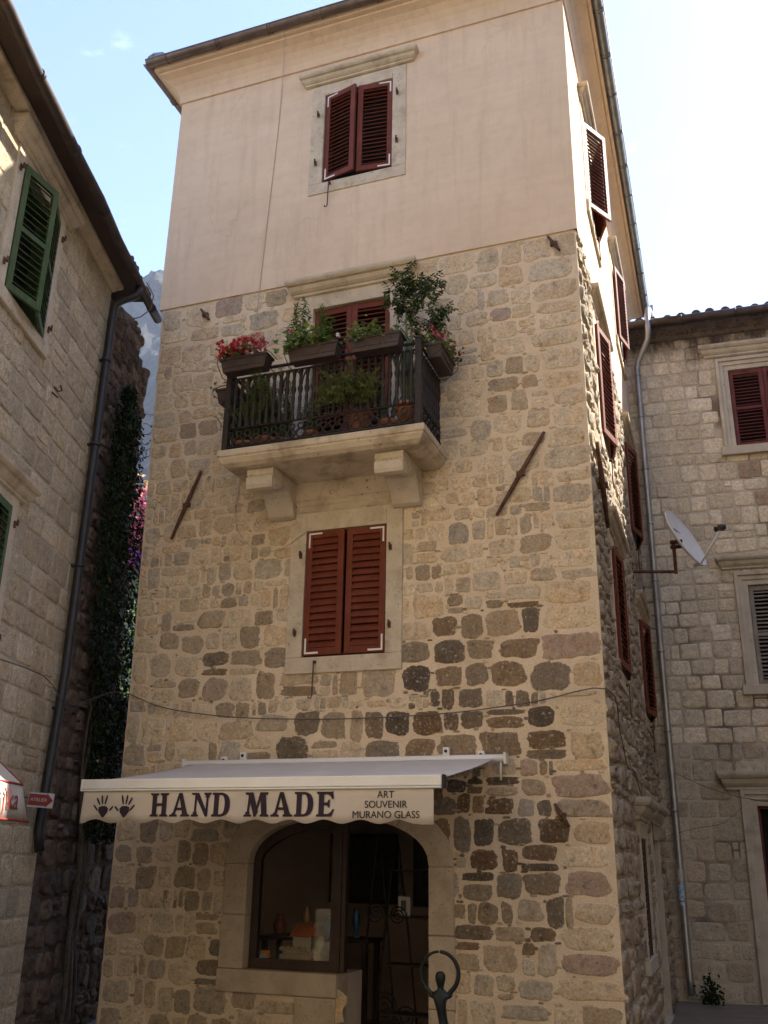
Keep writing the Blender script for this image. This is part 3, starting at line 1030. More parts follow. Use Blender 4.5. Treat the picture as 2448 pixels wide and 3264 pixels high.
def build_tower():
    # mortar shell of the stone storeys
    mb = MB()
    front = [(UL, -0.3 + 0.0), (DOORX, -0.3), (DOORX, 0.90), (ARCH_L, 0.90)] + list(reversed(arch_pts(ARCH_L, ARCH_R, SPR, TOP))) + [(ARCH_R, -0.3), (0, -0.3), (0, ZP + 0.02)] + [(UL, ZP + 0.02 - k * 0.9) for k in range(11)]
    mb.sheet(front, 0.0, 0, [hole(W2), hole(W3)])
    mb.v = [lean(q) for q in mb.v]
    mb.build('front_stone_wall', M['mortar'], tower)
    sm = MB()
    rng = random.Random(11)

    def excl(cx, cz, hx, hz):
        if ARCH_L - 0.22 < cx < ARCH_R + 0.20 and cz < 1.95 and not (cx < DOORX - 0.05 and cz < 0.70):
            return True
        a = (cx + 2.91) / 1.25
        if cz >= 1.95 and abs(a) < 1 and cz < 1.95 + 0.75 * sqrt(1 - a * a):
            return True
        for (c, z, w, h) in (W2, W3):
            if abs(cx - c) < w / 2 + 0.19 - min(hx, 0.05) and z - 0.15 < cz < z + h + 0.2:
                return True
        if -3.75 < cx < -2.1 and 5.7 < cz < 6.5:
            return True
        return False
    stone_field(sm, UL + 0.01, -0.004, 0.0, ZP - 0.005, rng, tower_tone, course=(0.175, 0.30), aspect=(0.75, 1.8), gap=(0.0, 0.009), chips=0.75, H=(0.003, 0.011), p=(3.2, 8.0),
                excl=excl, wav=0.10, split=0.24, quoin=(0.28, 0.52), jit=0.15, rim=(0.50, 0.40, 0.28), n=22)
    sm.v = [lean(q) for q in sm.v]
    sm.build('front_masonry', M['rubble'], tower, tone=True)

    # right side
    mb = MB()
    side = rect(0, DEPTH, -0.3, ZP + 0.02)
    mb.sheet(side, 0.0, 0, [hole(w) for w in (RC, RD, RE, RF, RG, RH)])
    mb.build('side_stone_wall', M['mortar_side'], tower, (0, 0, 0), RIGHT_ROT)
    sm = MB()
    rng = random.Random(5)

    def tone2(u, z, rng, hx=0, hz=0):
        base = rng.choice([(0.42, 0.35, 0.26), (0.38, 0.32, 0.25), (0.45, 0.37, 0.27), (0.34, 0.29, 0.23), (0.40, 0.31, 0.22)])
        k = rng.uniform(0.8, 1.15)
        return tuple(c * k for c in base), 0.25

    def excl2(cx, cz, hx, hz):
        for (c, z, w, h) in (RC, RD, RE, RF, RG, RH):
            if abs(cx - c) < w / 2 + 0.12 and z - 0.1 < cz < z + h + 0.15:
                return True
        return False
    stone_field(sm, 0.004, 7.6, 0.0, ZP - 0.005, rng, tone2, course=(0.15, 0.28), aspect=(0.9, 2.2), gap=(0.008, 0.022), H=(0.018, 0.05),
                excl=excl2, wav=0.08, split=0.3, jit=0.14, rim=(0.42, 0.36, 0.28), n=14, rough=0.5)
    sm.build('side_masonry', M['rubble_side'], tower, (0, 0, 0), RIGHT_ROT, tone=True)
    # left and back sides
    mb = MB()
    lz = [-0.3 + k * (ZP + 0.32) / 10 for k in range(11)]
    mb.add([(left_edge(z), 0, z) for z in lz] + [(left_edge(z), DEPTH, z) for z in lz], [(k, k + 1, k + 12, k + 11) for k in range(10)])
    xb = -TILT * DEPTH
    mb.add([(UL, DEPTH, -0.3), (xb, DEPTH, -0.3), (xb, DEPTH, ZP + 0.02), (UL, DEPTH, ZP + 0.02)], [(0, 3, 2, 1)])
    mb.build('rear_stone_wall', M['mortar'], tower)
    sm = MB()
    rng = random.Random(8)
    stone_field(sm, -DEPTH, -0.004, 0.0, ZP - 0.005, rng, lambda a, b, r, hx, hz: tower_tone(-9, b, r), course=(0.2, 0.32), aspect=(0.8, 2.0), gap=(0.012, 0.03), H=(0.012, 0.035),
                wav=0.06, split=0.15, jit=0.14, n=12)
    sm.v = [(x, y + (left_edge(z) - UL), z) for x, y, z in sm.v]
    sm.build('alley_masonry', M['rubble'], tower, (UL, 0, 0), (0, 0, -pi / 2), tone=True)

    # rendered top storey, 2 cm proud of the stone
    mb = MB()
    PR = 0.022
    mb.sheet(rect(UL - PR, PR, ZP, ZC + 0.02), -PR, 0, [hole(W1)])
    mb.add([(UL - PR, -PR, ZP), (PR, -PR, ZP), (PR, 0.03, ZP), (UL - PR, 0.03, ZP)], [(0, 3, 2, 1)])
    mb.build('front_render', M['render'], tower)
    mb = MB()
    mb.sheet(rect(-PR, DEPTH, ZP, ZC + 0.02), -PR, 0, [hole(RA), hole(RB)])
    mb.add([(-PR, -PR, ZP), (DEPTH, -PR, ZP), (DEPTH, 0.03, ZP), (-PR, 0.03, ZP)], [(0, 3, 2, 1)])
    mb.build('side_render', M['render'], tower, (0, 0, 0), RIGHT_ROT)
    mb = MB()
    mb.add([(UL - PR, -PR, ZP), (UL - PR, DEPTH + PR, ZP), (UL - PR, DEPTH + PR, ZC + 0.02), (UL - PR, -PR, ZC + 0.02)], [(0, 3, 2, 1)])
    mb.add([(UL - PR, DEPTH + PR, ZP), (xb + PR, DEPTH + PR, ZP), (xb + PR, DEPTH + PR, ZC + 0.02), (UL - PR, DEPTH + PR, ZC + 0.02)], [(0, 3, 2, 1)])
    mb.build('rear_render', M['render'], tower)

    # cornice: a band and a cove under the eaves
    corners = [(UL, 0), (0, 0), (xb, DEPTH), (UL, DEPTH)]
    dirs = [(-1, -1), (1, -1), (1, 1), (-1, 1)]
    prof = [(0.02, ZC - 0.02), (0.045, ZC - 0.018), (0.05, ZC + 0.0), (0.05, ZC + 0.035), (0.058, ZC + 0.10), (0.085, ZC + 0.19), (0.135, ZC + 0.275), (0.205, ZC + 0.345), (0.285, ZC + 0.385), (0.30, ZC + 0.388), (0.30, ZC + 0.43), (0.36, ZC + 0.432), (0.36, ZC + 0.50), (0.0, ZC + 0.52)]
    mb = MB()
    mb.sweep(prof, corners, dirs)
    mb.build('cornice', M['render'], tower)
    # roof: hipped, tiled
    zr = ZC + 0.60
    ov = 0.40
    ec = [(c[0] + d[0] * ov, c[1] + d[1] * ov) for c, d in zip(corners, dirs)]
    mb = MB()
    # eaves board
    mb.sweep([(0.36, ZC + 0.50), (ov + 0.005, ZC + 0.545), (ov + 0.005, zr), (0.3, zr)], corners, dirs, mi=1)
    rx = (UL) / 2
    ra, rb = (rx, 3.3, zr + 1.35), (rx, DEPTH - 3.3, zr + 1.35)

    def slope(p0, p1, q0, q1, per=0.23):
        p0, p1, q0, q1 = map(Vector, (p0, p1, q0, q1))
        n = int((p1 - p0).length / per) * 6
        vs = []
        nr = (p1 - p0).cross(q0 - p0).normalized()
        for i in range(n + 1):
            t = i / n
            h = 0.045 * abs(sin(pi * i / 6.0))
            for r in range(7):
                k = r / 6
                a = p0.lerp(p1, t)
                b = q0.lerp(q1, t)
                vs.append(a.lerp(b, k) + nr * (h + 0.01))
        fs = []
        for i in range(n):
            for r in range(6):
                fs.append((i * 7 + r, (i + 1) * 7 + r, (i + 1) * 7 + r + 1, i * 7 + r + 1))
        mb.add(vs, fs, 0, True)
    e = [Vector((c[0], c[1], zr)) for c in ec]
    slope(e[0], e[1], ra, ra)
    slope(e[1], e[2], ra, rb)
    slope(e[2], e[3], rb, rb)
    slope(e[3], e[0], rb, ra)
    for c in e:
        tgt = Vector(ra if c.y < 3 else rb)
        pts = [c.lerp(tgt, k / 10) + Vector((0, 0, 0.04)) for k in range(11)]
        mb.tube(pts, 0.085, 8, 0)
    mb.tube([Vector(ra) + Vector((0, 0, 0.05)), Vector(rb) + Vector((0, 0, 0.05))], 0.09, 8, 0)
    roof = mb.build('roof', [M['tile'], M['render']], tower)
    # gutters, one run per side
    go = 0.44
    gz = ZC + 0.545
    gr = 0.075
    gc = [(c[0] + d[0] * go, c[1] + d[1] * go) for c, d in zip(corners, dirs)]
    for i in range(4):
        a, b = Vector((gc[i][0], gc[i][1], gz)), Vector((gc[(i + 1) % 4][0], gc[(i + 1) % 4][1], gz))
        mb = MB()
        d = (b - a).normalized()
        outw = d.cross(Vector((0, 0, 1)))
        vs, fs = [], []
        n = 12
        for p in (a, b):
            for k in range(n + 1):
                th = pi + pi * k / n
                vs.append(p + outw * (-cos(th)) * -gr + Vector((0, 0, 1)) * sin(th) * gr * 1.05)
        for k in range(n):
            fs.append((k, k + 1, n + 2 + k, n + 1 + k))
        mb.add(vs, fs, 0, True)
        ln = (b - a).length
        mb.tube([a + outw * gr, b + outw * gr], 0.012, 6)
        mb.tube([a - outw * gr, b - outw * gr], 0.010, 6)
        q = 0.35
        while q < ln:
            c = a + d * q
            pts = [c + outw * (-cos(pi + pi * k / 10)) * -(gr + 0.006) + Vector((0, 0, 1)) * sin(pi + pi * k / 10) * (gr * 1.05 + 0.006) for k in range(11)]
            mb.tube(pts, 0.011, 5)
            if rng.random() < 0.5:
                pts2 = [p + d * 0.05 for p in pts]
                mb.tube(pts2, 0.008, 5)
            q += 0.86
        for e_, sg in ((a, -1), (b, 1)):
            mb.add([e_ + outw * (-cos(pi + pi * k / n)) * -gr + Vector((0, 0, 1)) * sin(pi + pi * k / n) * gr * 1.05 for k in range(n + 1)], [tuple(range(n + 1))])
        mb.build('gutter', M['bronze_gutter'] if i in (0, 3) else M['zinc'], tower)
    # small lead block on the roof corner
    mb = MB()
    mb.prism([(-0.10, 0), (0.36, 0), (0.34, 0.06), (0.24, 0.08), (0.2, 0.13), (0.02, 0.17), (-0.08, 0.13)], -0.05, 0.12)
    mb.build('ridge_end_tile', M['zinc'], tower, (gc[0][0] + 0.06, gc[0][1] + 0.05, gz + 0.02), bevel=0.01)

    # ---- windows of the front
    c, z, w, h = W1
    wn = window(tower, (c, -0.022, z), (0, 0, 0), w, h, 0.2, 0.19, 0.18, 0.014, 'trim', (-0.80, 0.80, 0.85, h + 0.20), 0.016)
    add_shutters(wn, w - 0.02, h - 0.05, 0.045, 0.02, 13, 6, M['red_paint'], ang=42)
    recess(wn, w, h)
    pins(wn, [(-0.6, 1.2), (-0.61, 0.35), (0.6, 1.25), (0.6, 0.42)])
    hook(wn, -0.38, -0.06, 0.42)
    c, z, w, h = W2
    wn = window(tower, (c, 0.0, z), (0, 0, 0), w, h, 0.21, 0.30, 0.05, 0.03, 'trim', (-0.78, 0.78, 1.1, h + 0.20), 0.03, name='balcony_door')
    add_shutters(wn, w - 0.02, h - 0.04, 0.03, 0.03, 2, 3, M['red_paint'], brackets=False, mid=True, ang=40)
    recess(wn, w, h)
    c, z, w, h = W3
    wn = window(tower, (c, 0.0, z), (0, 0, 0), w, h, 0.2, 0.30, 0.19, 0.03, 'trim', None, 0.035)
    add_shutters(wn, w - 0.02, h - 0.03, 0.02, -0.012, 2.5, 1.5, M['red_paint'], gapc=0.035, pitch=0.085, ang=64, slat=0.046)
    recess(wn, w, h)
    pins(wn, [(-0.57, 1.25), (-0.6, 0.3), (0.57, 1.25), (0.57, 0.33)])
    hook(wn, -0.33, -0.06, 0.42)
    # moulded lintel panel between the corbels
    mb = MB()
    moulding(mb, -3.60, -2.20, [(0.03, 5.98), (0.045, 6.0), (0.045, 6.06), (0.06, 6.07), (0.07, 6.10), (0.06, 6.13), (0.08, 6.14), (0.08, 6.40), (0.09, 6.42), (0.09, 6.46)])
    mb.build('lintel_panel', M['trim_dirty'], tower, bevel=0.004)

    # ---- windows of the right face (all on the tilted plane)
    def rloc(b, z, o=0.0):
        return (-TILT * b + o, b, z)
    for (wd, trm, corn, off, a1, a2, op) in ((RA, 'trim', True, 0.022, 30, 20, 1), (RB, 'trim', True, 0.022, 13, 9, 0), (RC, 'trim', True, 0.0, 12, 10, 0), (RD, 'trim', True, 0.0, 13, 12, 0), (RE, 'trim', True, 0.0, 5, 6, 0), (RF, 'trim', True, 0.0, 11, 8, 0)):
        b, z, w, h = wd
        wn = window(tower, rloc(b, z, off), RIGHT_ROT, w, h, 0.18, 0.2, 0.2, 0.03 if off == 0 else 0.012, trm, (-w / 2 - 0.24, w / 2 + 0.24, 0.9, h + 0.2), 0.04)
        if wd is RA:
            add_shutters(wn, w - 0.02, h - 0.04, 0.03, -0.015, a1, a2, M['red_paint'], ang=42)
        else:
            add_shutters(wn, w - 0.02, h - 0.04, 0.03, -0.065, a1, a2, M['red_paint'], brackets=False)
        recess(wn, w, h)
        hook(wn, 0.1, -0.1, 0.4)
    b, z, w, h = RG
    wn = window(tower, rloc(b, z), RIGHT_ROT, w, h, 0.16, 0.2, 0.16, 0.05, 'trim_grey', (-w / 2 - 0.2, w / 2 + 0.2, 1.3, h + 0.2), 0.07)
    add_shutters(wn, w - 0.02, h - 0.03, 0.02, 0.0, 6, 8, M['brown_wood'], brackets=False)
    recess(wn, w, h)
    b, z, w, h = RH
    wn = window(tower, rloc(b, z), RIGHT_ROT, w, h, 0.16, 0.2, 0.05, 0.05, 'trim_grey', (-w / 2 - 0.24, w / 2 + 0.24, 1.3, h + 0.2), 0.07, name='side_door')
    recess(wn, w, h, jm=M['grey_wood'], mat=M['grey_wood'])

    # ---- balcony
    bal = MB()
    x0, x1, w_ = -4.23, -1.66, 0.90
    prof = [(0.0, 6.36), (0.02, 6.375), (0.055, 6.395), (0.075, 6.43), (0.085, 6.445), (0.085, 6.47), (0.10, 6.475), (0.105, 6.50), (0.105, 6.545), (0.095, 6.56)]
    ins = 0.10
    vs, fs = [], []
    for (o, z) in prof:
        vs += [(x0 + ins - o, 0.0, z), (x0 + ins - o, -w_ + ins - o, z), (x1 - ins + o, -w_ + ins - o, z), (x1 - ins + o, 0.0, z)]
    for i in range(len(prof) - 1):
        for k in range(3):
            fs.append((i * 4 + k, i * 4 + k + 1, (i + 1) * 4 + k + 1, (i + 1) * 4 + k))
    m = (len(prof) - 1) * 4
    fs.append((m, m + 1, m + 2, m + 3))
    fs.append((3, 2, 1, 0))
    bal.add(vs, fs, 0)
    slab = bal.build('balcony_slab', M['trim_dirty'], tower, bevel=0.006)
    for cx in (-3.74, -2.13):
        cb = MB()
        # scrolled console, side profile in (y, z) extruded along x
        pr = [(0.0, 6.355), (-0.70, 6.355), (-0.72, 6.33), (-0.72, 6.27), (-0.705, 6.255), (-0.735, 6.23), (-0.735, 6.14), (-0.715, 6.10), (-0.66, 6.09), (-0.60, 6.105), (-0.50, 6.155), (-0.41, 6.185), (-0.32, 6.18), (-0.24, 6.13), (-0.18, 6.06), (-0.135, 5.99), (-0.11, 5.945), (-0.07, 5.925), (0.0, 5.92)]
        mt = Matrix(((0, 1, 0, 0), (1, 0, 0, 0), (0, 0, 1, 0), (0, 0, 0, 1)))
        cb.prism(pr, cx - 0.17, cx + 0.17, 0, mt)
        # scroll eyes and beads on the flanks
        for sx in (-1, 1):
            for (yy, zz, rr) in ((-0.655, 6.17, 0.06), (-0.12, 6.02, 0.05)):
                pts = []
                for k in range(22):
                    a = k * 0.5
                    r_ = rr * (1 - k / 26)
                    pts.append((cx + sx * 0.172, yy + r_ * cos(a), zz + r_ * sin(a)))
                cb.tube(pts, 0.009, 5)
            cb.tube([(cx + sx * 0.172, y_, z_ + 0.03) for y_, z_ in pr[9:17]], 0.010, 5)
        cb.build('corbel', M['trim'], slab, recalc=True, bevel=0.006)
    # iron railing
    rl = MB()
    zt, zb = 7.60, 6.60
    X0, X1, YF = -4.16, -1.74, -0.845
    for (xa, ya, xb_, yb_) in ((X0, YF, X1, YF), (X0, 0.0, X0, YF), (X1, 0.0, X1, YF)):
        for zz, r in ((zt, 0.02), (zt - 0.09, 0.012), (zb, 0.016), (zb + 0.24, 0.013)):
            rl.tube([(xa, ya, zz), (xb_, yb_, zz)], r, 6)
        ln = sqrt((xb_ - xa) ** 2 + (yb_ - ya) ** 2)
        dx, dy = (xb_ - xa) / ln, (yb_ - ya) / ln
        k = int(ln / 0.115)
        for i in range(k):
            q = (i + 0.5) * ln / k
            cx, cy = xa + dx * q, ya + dy * q
            # overlapping ring ornament of the lower band
            for rr, zc in ((0.052, zb + 0.075), (0.036, zb + 0.165)):
                pts = [(cx + dx * rr * cos(a), cy + dy * rr * cos(a), zc + rr * sin(a)) for a in [2 * pi * j / 12 for j in range(13)]]
                rl.tube(pts, 0.0105, 5, caps=False)
        # pointed arches under the top rail
        k = int(ln / 0.23)
        for i in range(k):
            qa, qb = i * ln / k, (i + 1) * ln / k
            qm = (qa + qb) / 2
            for q0, q1 in ((qa, qm), (qb, qm)):
                pts = []
                for j in range(6):
                    t = j / 5
                    q = q0 + (q1 - q0) * (1 - cos(t * pi / 2))
                    pts.append((xa + dx * q, ya + dy * q, zt - 0.30 + 0.21 * sin(t * pi / 2)))
                rl.tube(pts, 0.011, 5)
    # wreath ornaments standing on the mid rail
    for i in range(21):
        cx = X0 + (i + 0.5) * (X1 - X0) / 21
        pts = [(cx, YF, zb + 0.24), (cx, YF, zb + 0.29), (cx, YF, zb + 0.33)]
        rl.tube(pts, [0.022, 0.014, 0.004], 6)
    railing = rl.build('railing', M['black_iron'], tower)
    for (px_, py_) in ((X0, YF), (X1, YF)):
        pm = MB()
        pm.box(px_ - 0.035, px_ + 0.035, py_ - 0.035, py_ + 0.035, 6.565, 7.64)
        pm.lathe([(0.045, 0), (0.05, 0.015), (0.03, 0.04), (0.0, 0.05)], (px_, py_, 7.64), 8)
        pm.build('railing_post', M['black_iron'], railing, bevel=0.004)
    bprof = []
    hb = zt - 0.09 - (zb + 0.24)
    for k in range(29):
        t = k / 28
        r = 0.016 + 0.008 * abs(sin(t * pi * 6)) + (0.010 if t < 0.05 or t > 0.95 else 0) + 0.012 * exp(-((t - 0.62) / 0.05) ** 2)
        bprof.append((r, t * hb))
    bm_ = MB()
    bm_.lathe(bprof, (0, 0, 0), 7)
    b0 = bm_.build('baluster', M['black_iron'], railing, (X0 + (X1 - X0) / 28, YF, zb + 0.24))
    spots = []
    for i in range(2, 28):
        spots.append((X0 + i * (X1 - X0) / 28, YF))
    for i in range(1, 10):
        spots.append((X0, YF + i * (-YF) / 10))
        spots.append((X1, YF + i * (-YF) / 10))
    for (sx, sy) in spots:
        o = b0.copy()
        COL.objects.link(o)
        o.parent = railing
        o.location = (sx, sy, zb + 0.24)

    # ---- wall anchors
    def bar(p, q, r, name='tie_bar', par=tower, lab=None):
        mb = MB()
        p, q = Vector(p), Vector(q)
        d = (q - p)
        pts = [p + d * t for t in (0, 0.3, 0.46, 0.5, 0.54, 0.7, 1.0)]
        mb.tube(pts, [r * 0.75, r, r * 1.05, r * 1.35, r * 1.05, r, r * 0.7], 6)
        c = p + d * 0.5
        mb.box(c.x - r * 2.0, c.x + r * 2.0, c.y - 0.01, c.y + 0.03, c.z - r * 1.1, c.z + r * 1.1)
        return mb.build(name, M['rust'], par, recalc=True)
    bar((-4.96, -0.045, 6.73), (-5.31, -0.045, 5.83), 0.024)
    bar((-0.49, -0.045, 6.65), (-1.07, -0.045, 5.70), 0.024)
    bar((0.075, 0.12, 6.52), (0.06, 0.80, 5.72), 0.03)
    for (a, b) in (((-5.2, -0.03, 9.21), (-5.04, -0.05, 9.0)), ((-0.34, -0.03, 9.29), (-0.2, -0.05, 9.04))):
        bar(a, b, 0.022, 'iron_peg')
    bar((-0.56, -0.03, 2.58), (-0.42, -0.05, 2.36), 0.02, 'iron_peg')

    # ---- shop front: arched surround, sill, window frame, glass, pier
    ar = MB()
    outer = arch_pts(-4.23, -1.61, 1.97, 2.72)
    inner = arch_pts(ARCH_L, ARCH_R, SPR, TOP)
    n = len(inner)
    # voussoirs: five blocks with thin joints
    marks = [0, 5, 8, 10, 13, n - 1]
    for i in range(len(marks) - 1):
        a, b = marks[i], marks[i + 1]
        poly = [outer[k] for k in range(a, b + 1)] + [inner[k] for k in range(b, a - 1, -1)]
        cxm = sum(p[0] for p in poly) / len(poly)
        czm = sum(p[1] for p in poly) / len(poly)
        poly = [(cxm + (x - cxm) * 0.992, czm + (z - czm) * 0.992) for x, z in poly]
        ar.prism(poly, -0.035, 0.30)
    for (xa, xb_, za, zb_) in ((-4.23, ARCH_L, 0.925, 1.45), (-4.22, ARCH_L, 1.456, 1.965), (ARCH_R, -1.62, 0.0, 0.66), (ARCH_R, -1.61, 0.667, 1.32), (ARCH_R, -1.615, 1.327, 1.965)):
        ar.box(xa, xb_, -0.035, 0.30, za, zb_)
    sh = ar.build('shop_arch', M['shop_trim'], tower, recalc=True, bevel=0.008)
    sl = MB()
    sl.box(-4.24, DOORX + 0.012, -0.045, 0.30, 0.70, 0.92)
    sl.build('shop_sill', M['shop_trim'], tower, bevel=0.015)
    pr = MB()
    pr.box(DOORX - 0.45, DOORX + 0.002, -0.03, 0.30, 0.0, 0.697)
    pr.build('shop_pier', M['shop_trim'], tower, bevel=0.012)
    # frame
    fm = MB()
    yf0, yf1 = 0.10, 0.17
    ap = [p for p in arch_pts(ARCH_L + 0.004, ARCH_R - 0.004, SPR, TOP - 0.004, 40) if p[0] <= DOORX - 0.02]
    fx0, fx1 = ARCH_L + 0.004, DOORX - 0.02
    ztop = ap[0][1]
    outl = [(fx0, 0.925), (fx1, 0.925), (fx1, ztop)] + ap
    inl = [(fx0 + 0.085, 1.02), (fx1 - 0.11, 1.02), (fx1 - 0.11, ztop - 0.10)] + [(max(fx0 + 0.085, min(fx1 - 0.11, x + 0.05)), z - 0.09) for x, z in ap if x < fx1 - 0.1 and z - 0.09 > 1.1]
    fm.prism(outl, yf0, yf1, 0, None, [inl])
    fr = fm.build('shop_window', M['brown_wood'], tower, recalc=True)
    gm = MB()
    gm.sheet(inl, 0.135)
    gm.build('pane', M['glass'], fr)
    fm2 = MB()
    fm2.box(fx1 + 0.003, fx1 + 0.05, 0.11, 0.20, 0.925, ztop - 0.02)
    fm2.box(ARCH_R - 0.045, ARCH_R - 0.003, 0.18, 0.26, 0.0, SPR + 0.03)
    fm2.build('door_frame', M['brown_wood'], tower, bevel=0.004)
    # the room behind
    rm = MB()
    ra0, ra1, rb0, rb1, rz = -5.5, -0.45, 0.31, 3.6, 2.85
    rm.add([(ra0, rb1, 0), (ra1, rb1, 0), (ra1, rb1, rz), (ra0, rb1, rz)], [(0, 1, 2, 3)])
    rm.add([(ra0, rb0, 0), (ra0, rb1, 0), (ra0, rb1, rz), (ra0, rb0, rz)], [(0, 1, 2, 3)])
    rm.add([(ra1, rb0, 0), (ra1, rb1, 0), (ra1, rb1, rz), (ra1, rb0, rz)], [(0, 1, 2, 3)])
    rm.add([(ra0, rb0, rz), (ra1, rb0, rz), (ra1, rb1, rz), (ra0, rb1, rz)], [(0, 1, 2, 3)])
    rm.add([(ra0, rb0, 0.012), (ra1, rb0, 0.012), (ra1, rb1, 0.012), (ra0, rb1, 0.012)], [(0, 1, 2, 3)])
    # inside face of the front wall, with the same opening
    fi = [(ra0, 0.012), (DOORX, 0.012), (DOORX, 0.90), (ARCH_L, 0.90)] + list(reversed(arch_pts(ARCH_L, ARCH_R, SPR, TOP))) + [(ARCH_R, 0.012), (ra1, 0.012), (ra1, rz), (ra0, rz)]
    rm.sheet(fi, rb0)
    rm.box(-4.2, DOORX - 0.01, 0.32, 0.75, 0.02, 0.90)
    rm.build('shop_room', M['inner_wall'], tower)


build_tower()

# ------------------------------------------------------------------ ground
gm_ = MB()
gm_.add([(-1200, -700, 0), (1200, -700, 0), (1200, 1300, 0), (-1200, 1300, 0)], [(0, 1, 2, 3)])
tag(gm_.build('ground', M['paving']), kind='structure')


# ------------------------------------------------------------------ left house (its wall runs away from the camera)
LY = radians(2.27194)
LROT = pi / 2 - LY
LORG = Vector((cos(LY), -sin(LY), 0)) * -4.2
LM = Matrix.Translation(LORG) @ Matrix.Rotation(LROT, 4, 'Z')


def LP(s, o, z):
    """left house frame: s along the wall, o out from the wall, z up"""
    return LM @ Vector((s, -o, z))


left = empty('stone_house', LORG, LROT, 'pale squared stone house with green louvred shutters, at the left edge', 'house')
LE = 11.05       # end of the squared masonry
LZ = 9.45       # wall head


def tone_left(s, z, rng, hx=0, hz=0):
    base = rng.choice([(0.49, 0.40, 0.27), (0.45, 0.365, 0.245), (0.52, 0.43, 0.295), (0.42, 0.345, 0.235), (0.48, 0.385, 0.25)])
    k = rng.uniform(0.86, 1.12)
    return tuple(c * k for c in base), 0.15


